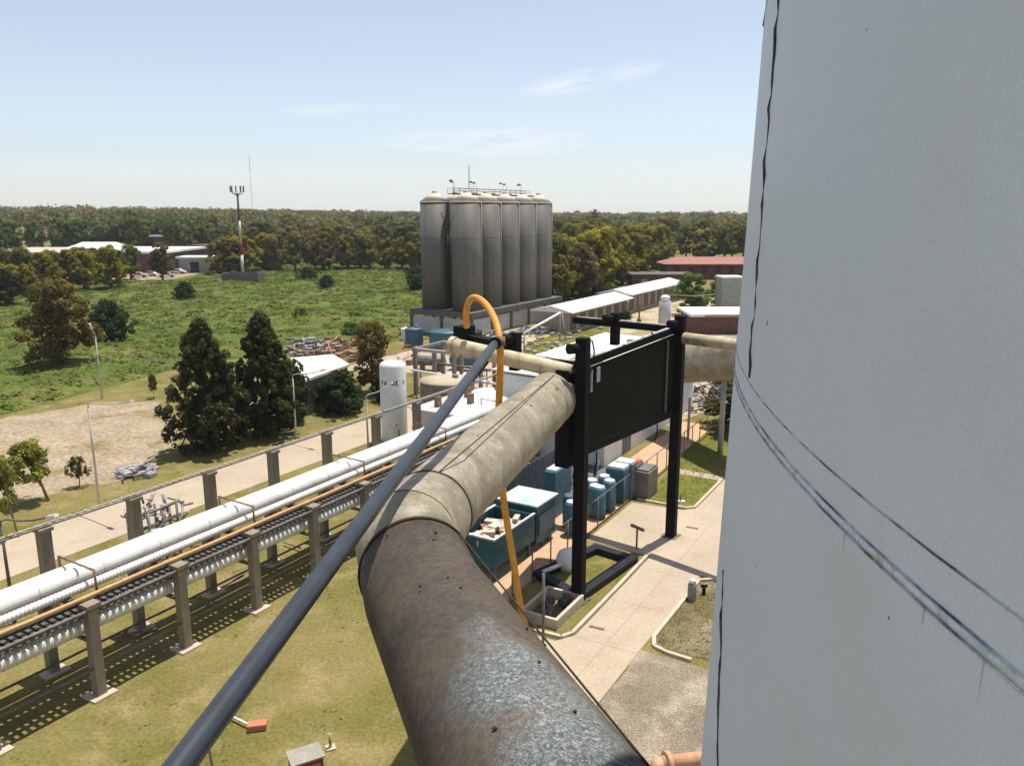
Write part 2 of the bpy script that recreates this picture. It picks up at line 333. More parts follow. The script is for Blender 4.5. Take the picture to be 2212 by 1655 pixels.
# ------------------------------------------------------------------ white tank
TC, TR = (15.33, 2.93, 0.0), 13.93
tank = thing('storage_tank', TC, 'huge white painted cylindrical tank filling the right side of the view', 'tank')
tm = M('tank_white_render', (0.665, 0.715, 0.80), (0.61, 0.655, 0.73), scale=0.35, lo=0.35, hi=0.7, rough=0.5, fine=0.035, fscale=70, bump=0.14, bscale=30, third=(0.60, 0.63, 0.67), tlo=0.5, thi=0.75, tscale=0.6)
NT = 192; tb = MB()
def TZ(z): return TR + (16.2 - z) * 0.024
prof = [(TZ(z), z) for z in [0] + [1.5 * k for k in range(1, 21)]]
tb.lathe((TC[0], TC[1], 0), prof, NT); tb.build('tank_shell', tm, tank)
grime = M('grime_joint', (0.022, 0.025, 0.03), (0.14, 0.14, 0.13), scale=6, lo=0.35, hi=0.8, rough=0.9, stretch=(1, 1, 3))
lightj = M('pale_joint', (0.55, 0.57, 0.58), (0.13, 0.13, 0.12), scale=2.6, lo=0.48, hi=0.66, rough=1.0, spec=0.0)
def tpt0(az, z, dr=0.0):          # point of the shell at a world bearing seen from the platform
    dx, dy = math.sin(az), math.cos(az)
    bq = dx * TC[0] + dy * TC[1]; cq = TC[0] ** 2 + TC[1] ** 2 - TZ(z) ** 2
    disc = bq * bq - cq; t = bq - math.sqrt(max(disc, 0.0)); return (dx * (t - dr), dy * (t - dr), z)
seamg = M('seam_grey', (0.10, 0.11, 0.12), (0.42, 0.45, 0.47), scale=3.5, lo=0.3, hi=0.7, rough=0.95, spec=0.1)
def ring(z, r, mat, name, dr=0.0):
    b = MB(); pts = []
    for k in range(NT + 1):
        a = 2 * math.pi * k / NT; pts.append((TC[0] + (TR + dr) * math.cos(a), TC[1] + (TR + dr) * math.sin(a), z + 0.012 * math.sin(a * 31) + 0.006 * math.sin(a * 77)))
    b.tube(pts, r, 6, caps=False); b.build(name, mat, tank)
bandm = M('seam_render', (0.66, 0.71, 0.79), (0.16, 0.165, 0.16), scale=3.2, lo=0.56, hi=0.72, rough=0.9, fine=0.1, fscale=40, spec=0.1, third=(0.50, 0.52, 0.54), tlo=0.50, thi=0.66, tscale=9)
linem = M('seam_line', (0.58, 0.62, 0.68), (0.10, 0.11, 0.12), scale=4.0, lo=0.36, hi=0.64, rough=0.95, fine=0.1, spec=0.1)
for z0_, z1_, m_, dr_ in ((15.884, 15.893, linem, 0.003), (15.735, 15.742, linem, 0.006), (15.700, 15.734, bandm, 0.004), (15.69, 15.699, linem, 0.007)):
    MB().lathe((TC[0], TC[1], 0), [(TZ(z0_) + dr_, z0_), (TZ(z1_) + dr_, z1_)], NT).build('seam', m_, tank)
rrk = random.Random(31)
for az_c, zt in ((24.0, 15.69), (29.4, 15.69), (33.2, 15.69)):
    a0 = R(az_c); p = tpt0(a0, zt, 0.003); ln_ = rrk.uniform(0.10, 0.4); wd_ = rrk.uniform(0.003, 0.007); t_ = nrm((p[1] - TC[1], -(p[0] - TC[0]), 0))
    MB().poly([sub(p, mul(t_, wd_)), add(p, mul(t_, wd_)), add(add(p, mul(t_, wd_ * 0.3)), (0, 0, -ln_)), add(sub(p, mul(t_, wd_ * 0.3)), (0, 0, -ln_))]).build('rust_run', M('faint_run', (0.50, 0.52, 0.55), (0.60, 0.64, 0.70), scale=9, rough=0.9), tank)

tpt = tpt0
def crack(seq, name, r=0.008, seed=1):
    rr = random.Random(seed); b = MB(); pts = []
    for (a, z), (a2, z2) in zip(seq[:-1], seq[1:]):
        n = max(2, int(abs(z2 - z) / 0.10) + 2)
        for k in range(n): t = k / n; pts.append(tpt(R(a + (a2 - a) * t) + rr.uniform(-1, 1) * 0.0011, z + (z2 - z) * t))
    pts.append(tpt(R(seq[-1][0]), seq[-1][1]))
    b.tube(pts, [r * rr.uniform(0.12, 1.2) for _ in pts], 5); b.build(name, grime, tank)
crack([(18.6, 19.2), (17.6, 18.95), (17.35, 18.75), (17.25, 18.2), (17.1, 17.4), (17.0, 16.5), (16.95, 15.92)], 'crack', 0.015, 3)
crack([(17.35, 18.75), (16.9, 18.68), (16.4, 18.45)], 'crack', 0.014, 5)
crack([(17.15, 18.95), (17.15, 18.8), (17.3, 18.74)], 'crack', 0.014, 6)
crack([(16.02, 14.3), (16.15, 13.7), (16.5, 13.0), (17.2, 12.0)], 'crack', 0.016, 4)
def speck(mats, n, seed):
    rr = random.Random(seed); b = MB()
    for k in range(n):
        az = R(rr.uniform(17, 46)); z = rr.uniform(14.4, 18.4); p = tpt(az, z, 0.004); rad = rr.choice((0.004, 0.006, 0.008, 0.012)) * (0.6 if az > R(30) else 1)
        t = nrm((p[1] - TC[1], -(p[0] - TC[0]), 0)); s = rr.uniform(0.6, 2.2)
        MB().poly([add(p, add(mul(t, rad * math.cos(q) ), (0, 0, rad * s * math.sin(q)))) for q in [math.pi * 2 * i / 7 for i in range(7)]]).build('stain', mats, tank)
speck(grime, 15, 8)
for a, z, hgt, dxx in ((29.0, 15.05, 0.16, 0.5), (30.6, 15.0, 0.12, -0.5), (29.0, 14.8, 0.18, -0.3)):
    crack([(a, z), (a + dxx, z - hgt)], 'crack', 0.005, int(a * 10))

# ------------------------------------------------------------------ big duct
def pathpts(pts, seg=0.5):
    o = []
    for a, b in zip(pts[:-1], pts[1:]):
        d = math.dist(a, b); n = max(1, int(d / seg))
        for k in range(n): o.append(add(a, mul(sub(b, a), k / n)))
    o.append(pts[-1]); return o
def from_img(x, y, zc):
    a = (x - 1106) / FL * zc; b = (y - 827.5) / FL * zc
    return (a, cP * zc - b * sP, H - sP * zc - b * cP)
DA = from_img(1268, 1900, 7.9); DE0 = from_img(918, 1290, 15.6); DE1 = from_img(876, 1165, 18.2)
DE2 = from_img(965, 1068, 22.5); DF = from_img(1185, 865, 33.5)
dloc = (DE1[0], DE1[1], 0)
duct = thing('flue_duct', dloc, 'large round metal duct on stilts running from the lower centre past the black tower', 'duct')
darkd = M('shade_toned_duct_paint', (0.105, 0.088, 0.070), (0.060, 0.054, 0.048), scale=0.9, lo=0.35, hi=0.65, rough=0.85, fine=0.14, fscale=9, bump=0.25, bscale=4, third=(0.105, 0.075, 0.052), tlo=0.46, thi=0.72, tscale=0.8, spec=0.12)  # near section's shade is put into this darker brown colour
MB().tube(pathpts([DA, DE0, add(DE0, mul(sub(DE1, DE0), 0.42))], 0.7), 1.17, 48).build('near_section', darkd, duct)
dj = add(DE0, mul(sub(DE1, DE0), 0.42))
def cring(c, d, r, t, name, mat, n=48, wd=0.05):
    b = MB(); d = nrm(d); b.tube([sub(c, mul(d, wd)), add(c, mul(d, wd))], r + t, n); return b.build(name, mat, duct)
MB().tube([dj, DE1, add(DE1, mul(sub(DE2, DE1), 0.42)), add(DE1, mul(sub(DE2, DE1), 0.5))], [1.15, 1.16, 1.14, 1.13], 48).build('elbow_section', ductm, duct)
dm = add(DE1, mul(sub(DE2, DE1), 0.5))
MB().tube(pathpts([dm, DE2, DF, from_img(1215, 835, 36)], 1.0), 1.11, 48).build('middle_section', ductm, duct)
seamm = M('duct_seam', (0.05, 0.035, 0.022), rough=0.9)
cring(dj, sub(DE1, DE0), 1.17, 0.035, 'joint_ring', seamm)
cring(DE1, add(nrm(sub(DE1, DE0)), nrm(sub(DE2, DE1))), 1.16, 0.012, 'joint_ring', seamm, wd=0.015)
cring(dm, sub(DE2, DE1), 1.12, 0.03, 'joint_ring', seamm)
cring(add(DF, mul(nrm(sub(DF, DE2)), -1.2)), sub(DF, DE2), 1.11, 0.012, 'joint_ring', ductm)
# the run beyond the tower
MB().tube(pathpts([from_img(1212, 838, 35.6), from_img(1268, 812, 39.2)], 1.0), 1.10, 48).build('end_section', ductm, duct)
q0, q1 = from_img(1425, 792, 62.5), from_img(1480, 784, 60)
fd = thing('yard_duct', (q1[0], q1[1], 0), 'big beige duct running from the hall behind the tower to the white tank edge', 'duct')
MB().tube(pathpts([q0, q1, from_img(1590, 773, 54.5), from_img(1760, 757, 48)], 1.5), 1.52, 48).build('duct_body', ductm, fd)
for x_, y_, z_ in ((1506, 781, 58.8), (1572, 775, 55.4)):
    pa_ = from_img(x_, y_, z_); pb2 = from_img(x_ + 1.2, y_ - 0.12, z_ - 0.06); MB().tube([pa_, pb2], 1.545, 48).build('duct_band', ductm, fd)
for x_, y_, z_ in ((1567, 776, 55.6), (1750, 758, 48.4)):
    pa_ = from_img(x_, y_, z_); MB().tube([(pa_[0], pa_[1], 0), (pa_[0], pa_[1], pa_[2] - 1.45)], 0.2, 12).build('support_column', M('pale_post_grey', (0.4, 0.38, 0.35)), fd)
# lengthwise seam and bolts
def along(p0, p1, r, ang, z=0.0):
    d = nrm(sub(p1, p0)); rgt = nrm(cross(d, (0, 0, 1))); up = cross(rgt, d)
    off = add(mul(rgt, math.sin(ang) * r), mul(up, math.cos(ang) * r)); return add(p0, off), add(p1, off)
for p0, p1, r, a in ((dm, DF, 1.115, R(12)), (DA, dj, 1.175, R(52))):
    q0, q1 = along(p0, p1, r, a); MB().tube([q0, q1], 0.018, 6).build('seam', seamm, duct)
rr = random.Random(4); bb = MB()
for p0, p1, r, n in ((dm, DF, 1.11, 12), (DA, dj, 1.17, 12)):
    for k in range(n):
        t = rr.uniform(0.08, 0.95); a = R(rr.uniform(-55, 60)); q0, q1 = along(p0, p1, r, a); c = add(q0, mul(sub(q1, q0), t))
        MB().sphere(c, rr.uniform(0.018, 0.034), 8).build('bolt_head', seamm, duct)
# frosted peeling patch: a thin skin of flaked pale paint on the near section
pm = bpy.data.materials.new('flaked_paint'); pm.use_nodes = True; n = pm.node_tree.nodes; l = pm.node_tree.links; b = n['Principled BSDF']
t = n.new('ShaderNodeTexCoord'); q1n = n.new('ShaderNodeTexNoise'); q1n.inputs['Scale'].default_value = 17; q1n.inputs['Detail'].default_value = 9; q1n.inputs['Roughness'].default_value = 0.75; q1n.inputs['Distortion'].default_value = 1.2
q2n = n.new('ShaderNodeTexNoise'); q2n.inputs['Scale'].default_value = 0.9; q2n.inputs['Detail'].default_value = 5
sx = n.new('ShaderNodeSeparateXYZ'); l.new(t.outputs['Object'], sx.inputs[0]); l.new(t.outputs['Object'], q1n.inputs['Vector']); l.new(t.outputs['Object'], q2n.inputs['Vector'])
# patch centre and extent in the duct's own coordinates
def mth(op, a, bq):
    x = n.new('ShaderNodeMath'); x.operation = op
    for i, vv in enumerate((a, bq)):
        if vv is None: continue
        if isinstance(vv, (int, float)): x.inputs[i].default_value = vv
        else: l.new(vv, x.inputs[i])
    return x.outputs[0]
axn = nrm(sub(dj, DA)); pc = sub(from_img(1150, 1560, 10.4), dloc)
vm = n.new('ShaderNodeVectorMath'); vm.operation = 'DOT_PRODUCT'; l.new(t.outputs['Object'], vm.inputs[0]); vm.inputs[1].default_value = axn
alongv = mth('ADD', vm.outputs['Value'], -dot(pc, axn))
side = nrm(cross(axn, (0, 0, 1))); vm2 = n.new('ShaderNodeVectorMath'); vm2.operation = 'DOT_PRODUCT'; l.new(t.outputs['Object'], vm2.inputs[0]); vm2.inputs[1].default_value = side
cax = sub(DA, dloc); sidev = mth('ADD', vm2.outputs['Value'], -dot(cax, side))
e1 = mth('MULTIPLY', mth('ABSOLUTE', mth('ADD', sidev, -0.05), None), 1.1)
e2 = mth('MAXIMUM', mth('MULTIPLY', mth('ADD', alongv, -0.4), 0.85), 0.0)
edge = mth('SUBTRACT', mth('ADD', mth('MULTIPLY', q2n.outputs[0], 2.4), -0.10), mth('ADD', e1, e2))
mask = mth('MINIMUM', mth('MAXIMUM', mth('MULTIPLY', edge, 1.1), 0.0), 1.0)
fl = mth('MINIMUM', mth('MAXIMUM', mth('MULTIPLY', mth('ADD', q1n.outputs[0], -0.47), 6.0), 0.0), 1.0)
fac = mth('MULTIPLY', mask, mth('ADD', mth('MULTIPLY', fl, 0.85), 0.10))
dmn = MATS['shade_toned_duct_paint'].node_tree
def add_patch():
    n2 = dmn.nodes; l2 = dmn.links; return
MATS['shade_toned_duct_paint'].user_clear if False else None
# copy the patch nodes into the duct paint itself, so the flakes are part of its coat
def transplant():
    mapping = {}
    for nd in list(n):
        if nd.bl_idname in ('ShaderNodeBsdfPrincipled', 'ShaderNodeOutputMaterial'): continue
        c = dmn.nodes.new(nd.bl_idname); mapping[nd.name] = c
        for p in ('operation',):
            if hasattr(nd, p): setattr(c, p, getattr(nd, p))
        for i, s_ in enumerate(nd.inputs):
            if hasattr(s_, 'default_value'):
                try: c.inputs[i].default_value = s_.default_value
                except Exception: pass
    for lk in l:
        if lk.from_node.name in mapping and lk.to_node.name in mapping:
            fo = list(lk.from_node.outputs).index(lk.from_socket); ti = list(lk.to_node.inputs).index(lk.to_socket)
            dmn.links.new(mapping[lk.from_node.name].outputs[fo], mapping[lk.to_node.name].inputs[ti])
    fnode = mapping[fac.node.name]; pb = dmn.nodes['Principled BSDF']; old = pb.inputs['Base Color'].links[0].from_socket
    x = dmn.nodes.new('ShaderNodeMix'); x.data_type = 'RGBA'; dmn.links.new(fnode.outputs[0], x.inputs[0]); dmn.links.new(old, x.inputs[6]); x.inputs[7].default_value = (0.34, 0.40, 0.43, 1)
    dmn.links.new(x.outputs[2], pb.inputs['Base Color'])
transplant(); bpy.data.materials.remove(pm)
# supports of the duct
for q in (DA,):
    MB().tube([(q[0], q[1], 0), (q[0], q[1], q[2] - 1.0)], 0.16, 12).build('support_column', steel, duct)

# ------------------------------------------------------------------ long dark tube across the view
P0 = from_img(1069, 742, 31.0); P1 = from_img(388, 1655, 8.6); d = sub(P1, P0); P1b = add(P1, mul(nrm(d), 4.0))
tub = thing('steel_tube', P1b, 'long dark blue-grey steel tube slanting from lower left up to the tower corner', 'tube')
barm = M('blue_grey_tube', (0.030, 0.040, 0.052), (0.020, 0.025, 0.032), scale=1.5, rough=0.4, metal=0.0, fine=0.08, spec=0.6)
MB().tube(pathpts([P0, P1b], 2.0), 0.165, 24).build('tube_body', barm, tub)
MB().tube([add(P0, mul(nrm(d), 0.1)), sub(P0, mul(nrm(d), 0.14))], 0.24, 20).build('end_clamp', black, tub)

def smoothp_(p):
    return [p[0], add(mul(p[0], .3), mul(p[1], .7)), add(mul(p[2], .3), mul(p[1], .7)), p[2]]
# ------------------------------------------------------------------ black tower
f1 = at(1249, 1297); f2 = at(1449, 1158)
ud = nrm(sub(f2, f1)); vd = (ud[1], -ud[0], 0)
def TW(a, b, z): return (f1[0] + ud[0] * a - vd[0] * b, f1[1] + ud[1] * a - vd[1] * b, z)   # a along the front, b behind it
LN = math.dist(f1, f2); DP = 3.7
tw = thing('support_tower', f1, 'black steel portal tower with a dark sheet panel straddling the duct', 'tower')
for a in (0, LN): MB().beam(TW(a, 0, 0), TW(a, 0, 11.85), 0.50, 0.48).build('post', black, tw, bevel=0.02)
MB().beam(TW(-0.05, 0.75, 6.2), TW(-0.05, 0.75, 10.45), 0.62, 0.9).build('hanger', black, tw)
for a in (0.2, LN - 0.1): MB().beam(TW(a, DP, 10.0), TW(a, DP, 11.7), 0.42, 0.42).build('stub_post', black, tw)
def tz(a): return 10.62 + (11.12 - 10.62) * a / LN
for a, b, c2, d2, ww, nm in ((0, 0.3, LN, 0.3, 0.3, 'top_beam'), (LN, 0.2, LN, DP + 2.6, 0.60, 'top_beam'), (0.1, 0.2, 0.1, DP, 0.3, 'top_beam')):
    MB().beam(TW(a, b, tz(a)), TW(c2, d2, tz(c2)), ww, 0.32).build(nm, black, tw)
tiprim = M('worn_sunlit_beam_top', (0.55, 0.55, 0.56), (0.10, 0.10, 0.11), scale=2.5, lo=0.35, hi=0.7, rough=0.7)  # worn pale edges plus a sunlit highlight painted along the beam tops
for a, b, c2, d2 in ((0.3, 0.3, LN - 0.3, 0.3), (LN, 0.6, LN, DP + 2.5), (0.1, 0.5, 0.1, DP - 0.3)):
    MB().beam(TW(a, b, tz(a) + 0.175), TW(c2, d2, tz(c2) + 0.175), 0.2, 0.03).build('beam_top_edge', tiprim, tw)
MB().beam(TW(0, 0.2, 6.85), TW(LN, 0.2, 6.85), 0.3, 0.42).build('lower_beam', black, tw)
MB().hexa([TW(0.3, 0.09, 7.0), TW(LN - 0.27, 0.09, 7.0), TW(LN - 0.27, 0.14, 7.0), TW(0.3, 0.14, 7.0)], [TW(0.3, 0.09, 10.45), TW(LN - 0.27, 0.09, 10.93), TW(LN - 0.27, 0.14, 10.93), TW(0.3, 0.14, 10.45)]).build('sheet_panel', black2, tw)
MB().beam(TW(LN - 1.25, 0.02, 7.1), TW(LN - 1.25, 0.02, 10.7), 0.07, 0.14).build('panel_strip', M('grey_strip', (0.10, 0.10, 0.10)), tw)
MB().beam(TW(1.3, 0.02, 9.75), TW(1.3, 0.02, 10.4), 0.05, 0.32).build('panel_plate', M('pale_plate', (0.35, 0.37, 0.38)), tw)
MB().beam(TW(0.75, 0.02, 9.4), TW(0.75, 0.02, 10.35), 0.05, 0.16).build('panel_plate', MATS['pale_plate'], tw)
for a, b in ((0, 0), (LN, 0), (0.2, DP), (LN - 0.1, DP)):
    c = TW(a, b, 11.42); e = add(c, mul(nrm((-1, -0.5, 0)), 0.72)); MB().tube([c, e], 0.22, 16).build('pipe_stub', black, tw); 
MB().beam(TW(0.2, DP + 0.1, 11.0), TW(0.2, DP + 3.0, 11.2), 0.34, 0.34).build('top_beam', black, tw)
MB().beam(TW(0.2, DP + 3.0, 10.85), TW(0.2, DP + 3.0, 11.75), 0.7, 0.8).build('end_box', black, tw)
for a in (0, LN):
    MB().hexa([TW(a - 0.42, -0.42, 0), TW(a + 0.42, -0.42, 0), TW(a + 0.42, 0.42, 0), TW(a - 0.42, 0.42, 0)], [TW(a - 0.42, -0.42, 0.05), TW(a + 0.42, -0.42, 0.05), TW(a + 0.42, 0.42, 0.05), TW(a - 0.42, 0.42, 0.05)]).build('foot_plate', steel, tw)
for a, sg_ in ((0.28, 1), (LN - 0.28, -1)):
    for z_ in (7.05, tz(a) - 0.18):
        up_ = 0.5 if z_ < 8 else -0.5
        MB().hexa([TW(a, -0.02, z_), TW(a + sg_ * 0.5, -0.02, z_), TW(a + sg_ * 0.5, 0.03, z_), TW(a, 0.03, z_)], [TW(a, -0.02, z_ + up_), TW(a + sg_ * 0.06, -0.02, z_ + up_), TW(a + sg_ * 0.06, 0.03, z_ + up_), TW(a, 0.03, z_ + up_)]).build('gusset_plate', black, tw)
for a, z0_, z1_ in ((LN - 2.3, 6.7, 5.9), (1.1, 6.7, 5.6), (0.7, 10.9, 11.7), (3.4, 10.9, 11.15), (6.0, 11.1, 11.4)):
    MB().tube(smoothp_([TW(a, -0.1, z0_), TW(a - 0.06, -0.16, (z0_ + z1_) / 2), TW(a - 0.22, -0.12, z1_)]), 0.035, 6).build('hanging_cable', black, tw)
# base frame on the ground
base = thing('base_frame', TW(0, 0, 0), 'low dark navy steel frame on the ground at the tower foot', 'steel frame')
fA = at(1165, 1248); fT = at(1364, 1216); fB = at(1288, 1192)
q = [f1, fA, fB, fT]
for i in range(4):
    a, c = q[i], q[(i + 1) % 4]; dd = mul(nrm(sub(c, a)), -0.236)
    MB().beam(add(add(a, dd), (0, 0, 0.17 + 0.004 * i)), add(sub(c, dd), (0, 0, 0.17 + 0.004 * i)), 0.48, 0.32).build('beam', navy, base)
# added pipe throwing the long road shadow, cream to mimic a sunlit edge
S0 = TW(LN, 1.0, 10.2)
SHK = math.tan(R(90) - SUN_EL); shn = math.hypot(*SUN_H)
def caster(x, y, z):
    c = at(x, y); return (c[0] + SUN_H[0] / shn * SHK * z, c[1] + SUN_H[1] / shn * SHK * z, z)
XA, XB = caster(1400, 1199, 10.75), caster(1700, 1307, 10.75)
tag(MB().tube([XA, XB], 0.30, 12).build('shadow_pipe', cream), 'added pipe casting the long road shadow, cream like a sunlit duct top', 'pipe')

# cream pipe
CP0 = from_img(984, 748, 36.5); CP1 = from_img(1238, 806, 33.6)
crp = thing('cream_pipe', (CP0[0], CP0[1], 10), 'cream pipe with rusty patches reaching left from the black tower', 'pipe')
MB().tube(pathpts([CP0, CP1], 0.8), 0.36, 20).build('pipe_body', cream, crp)
MB().tube([CP0, sub(CP0, mul(nrm(sub(CP1, CP0)), 0.25))], 0.42, 20).build('end_flange', cream, crp)
mid = add(CP0, mul(sub(CP1, CP0), 0.28)); MB().beam(add(mid, (0, 0, -0.3)), add(mid, (-0.7, 0, -1.2)), 0.4, 0.3).build('hanger_bracket', black, crp)
# orange hose
hz = 31.6
hp = [from_img(1008, 706, 36), from_img(1006, 680, 35.5), from_img(1010, 655, 35), from_img(1022, 641, 34.4), from_img(1040, 648, 33.8), from_img(1058, 668, 33), from_img(1073, 700, 32), from_img(1080, 735, 31.4), from_img(1081, 780, 31.4), from_img(1080, 820, 31.8),
      from_img(1077, 870, 32.5), from_img(1080, 960, 33.2), from_img(1086, 1070, 33.8), from_img(1097, 1140, 33.9), from_img(1112, 1230, 33.8), at(1126, 1325, 0.5), at(1140, 1372, 0.12)]
def smoothp(p, it=2):
    for _ in range(it):
        o = [p[0]]
        for a, b in zip(p[:-1], p[1:]): o.append(add(mul(a, .75), mul(b, .25))); o.append(add(mul(a, .25), mul(b, .75)))
        o.append(p[-1]); p = o
    return p
ho = thing('orange_hose', hp[-1], 'thick orange hose arching over the tower corner and hanging to the ground', 'hose')
MB().tube(smoothp(hp), 0.145, 12).build('hose_body', orangeH, ho)
MB().tube([from_img(1080, 728, 31.4), from_img(1081, 748, 31.4)], 0.2, 12).build('strap', brown, ho)

# ------------------------------------------------------------------ main pipe rack
VF, VB = -25.7, -28.6
U0, DU = 14.7, 3.65
def rack(u, first):
    t = thing('pipe_rack_frame', G(u, VF), 'two concrete pillars with a crossbeam and a rusty hoop carrying the pipe run', 'pipe rack', 'concrete frames under the white pipes')
    for v in (VF, VB):
        p = MB().gbox(u - 0.18, u + 0.18, v - 0.18, v + 0.18, 0, 3.45).build('pillar', pillarm, t, bevel=0.02)
        MB().gbox(u - 0.26, u + 0.26, v - 0.28, v + 0.28, 3.452, 3.6).build('pillar_cap', pillarm, p)
        MB().gbox(u - 0.45, u + 0.45, v - 0.4, v + 0.4, 0, 0.07).build('footing', kerbm, t)
    MB().gbox(u - 0.1, u + 0.1, VB + 0.29, VF - 0.29, 3.22, 3.42).build('crossbeam', steel, t)
    MB().gbox(u - 0.06, u + 0.06, VB + 0.2, VF - 0.2, 2.0, 2.12).build('lower_tie', steel, t)
    return t
r0 = rack(U0, True)
hoops = []
ORD = ['first', 'second', 'third', 'fourth', 'fifth', 'sixth', 'seventh', 'eighth', 'ninth', 'tenth', 'eleventh']
r0['label'] = 'nearest whole concrete frame under the white pipes, first from the left edge'
for k in range(-1, 10):
    if k == 0: continue
    dup(r0, G(U0 + DU * k, VF), 'concrete pipe rack frame cut by the left edge of the view' if k < 0 else 'concrete frame under the white pipes, %s from the left edge' % ORD[k])
for k in range(0, 9):
    if k % 2: continue
    u = U0 + DU * k + 0.6
    h = MB(); h.tube([G(u, VB + 0.3, 3.6), G(u, VB + 0.25, 4.5), G(u, VF - 0.5, 4.45), G(u, VF - 0.45, 3.5)], 0.05, 8)
    tag(h.build('pipe_hoop', brown), 'rusty steel hoop over the white pipes, %s from the left edge' % ORD[k // 2], 'pipe hoop', 'rusty hoops over the white pipe')
UA0, UA1 = -4, 52
def pipe(v, z, r, mat, label, name='pipe', u0=UA0, u1=UA1, rib=0.0, sag=0.0, n=14, period=0.16):
    b = MB()
    if rib:
        pts, rs = [], []; u = u0
        while u < u1:
            for du, rr_ in ((0.0, r - rib), (period * 0.3, r), (period * 0.6, r), (period * 0.85, r - rib)): pts.append(G(u + du, v, z)); rs.append(rr_)
            u += period
        b.tube(pts, rs, n)
    else:
        pts = []; u = u0
        while u <= u1: pts.append(G(u, v + 0.02 * math.sin(u), z + sag * math.sin(u * 1.7))); u += 1.0
        b.tube(pts, r, n)
    return tag(b.build(name, mat), label, 'pipe')
for v_, r_, z_, lb in ((-28.02, 0.27, 3.92, 'left of two thick smooth white pipes on top of the rack'), (-27.36, 0.31, 3.96, 'right of two thick smooth white pipes on top of the rack, the brighter one')):
    bp_ = thing('insulated_pipe', G(15, v_, 3.6), lb, 'pipe')
    MB().tube([G(u, v_, z_) for u in range(UA0, UA1 + 1, 2)], r_, 28).build('pipe_cladding', insul, bp_)
    for u in np.arange(UA0 + 1, UA1, 2.4): MB().tube([G(u, v_, z_), G(u + 0.04, v_, z_)], r_ + 0.006, 24).build('band', M('cladding_band', (0.60, 0.58, 0.53), rough=0.4), bp_)
    for k in range(-3, 11):
        u = U0 + DU * k; MB().gbox(u - 0.1, u + 0.1, v_ - 0.12, v_ + 0.12, 3.43, z_ - r_ + 0.02).build('saddle', steel, bp_)
pipe(-26.62, 3.80, 0.17, insul, 'ribbed white pipe just right of the thickest white pipe', 'ribbed_pipe', rib=0.035, period=0.14)
pipe(-26.98, 3.64, 0.09, steel, 'thin grey pipe tucked between the two white pipes on the rack')
pipe(-25.95, 3.72, 0.075, orangep, 'thin orange pipe along the front edge of the rack')
pipe(-26.30, 3.50, 0.05, steel, 'thin dark pipe below the ribbed white pipe', rib=0.012)
pipe(-25.90, 3.06, 0.07, steel, 'dark pipe hung under the front edge of the rack', rib=0.02, period=0.22)
pipe(-26.7, 2.98, 0.10, steel, 'grey pipe hung under the middle of the rack', rib=0.03, period=0.22)
pipe(-27.4, 2.92, 0.08, brown, 'rusty brown pipe hung under the thickest white pipe')
pipe(-28.1, 3.52, 0.10, steel, 'grey pipe at the far edge of the rack')
def tray(v0, v1, z, per, label):
    b = MB(); b.gbox(UA0, UA1, v0, v0 + 0.06, z, z + 0.12); b.gbox(UA0, UA1, v1 - 0.06, v1, z, z + 0.12)
    u = UA0
    while u < UA1: b.gbox(u, u + 0.15, v0 + 0.061, v1 - 0.061, z + 0.02, z + 0.05); u += per
    tag(b.build('cable_tray', M('tray_galvanised', (0.13, 0.125, 0.115), (0.08, 0.075, 0.07), scale=3, rough=0.6)), label, 'cable tray')
tray(-26.40, -25.55, 3.28, 0.27, 'open ladder-like cable tray under the orange pipe')
tray(-27.15, -26.42, 2.86, 0.27, 'open ladder-like cable tray in the middle under the ribbed pipe')
tray(-28.35, -27.75, 3.25, 0.27, 'open ladder-like cable tray under the thickest white pipe')
# lower ribbed pipe, with loops
b = MB(); pts = []; rs = []; u = UA0
while u < 42:
    zz = 2.42
    for du, q_ in ((0.0, 0.22), (0.03, 0.262), (0.09, 0.262), (0.12, 0.22)): pts.append(G(u + du, -26.45, zz)); rs.append(q_)
    u += 0.145
b.tube(pts, rs, 14); tag(b.build('ribbed_pipe', insul), 'thick ribbed white pipe slung low between the front pillars', 'pipe')
pipe(-25.5, 3.42, 0.06, steel, 'thin dark pipe outermost on the front edge of the rack')
pipe(-25.62, 1.15, 0.05, steel, 'thin grey pipe at waist height along the front pillars')
pipe(-28.2, 0.5, 0.05, steel, 'thin grey pipe low down beside the back pillars')
sc_ = MB(); rr = random.Random(9)
for k in range(26):
    u = rr.uniform(4, 44); v = rr.uniform(-29.6, -27.0); a = rr.uniform(0, 6.28); ln = rr.uniform(0.3, 1.3)
    c = G(u, v, rr.uniform(0.06, 0.3)); e = add(c, (math.cos(a) * ln, math.sin(a) * ln, rr.uniform(-0.02, 0.35))); sc_.tube([c, e], rr.uniform(0.02, 0.06), 6)
tag(sc_.build('pipe_scrap', M('grey_scrap', (0.32, 0.30, 0.27), (0.15, 0.10, 0.07), scale=3)), 'loose pipe offcuts scattered on the ground under the rack', 'scrap', kind='stuff')

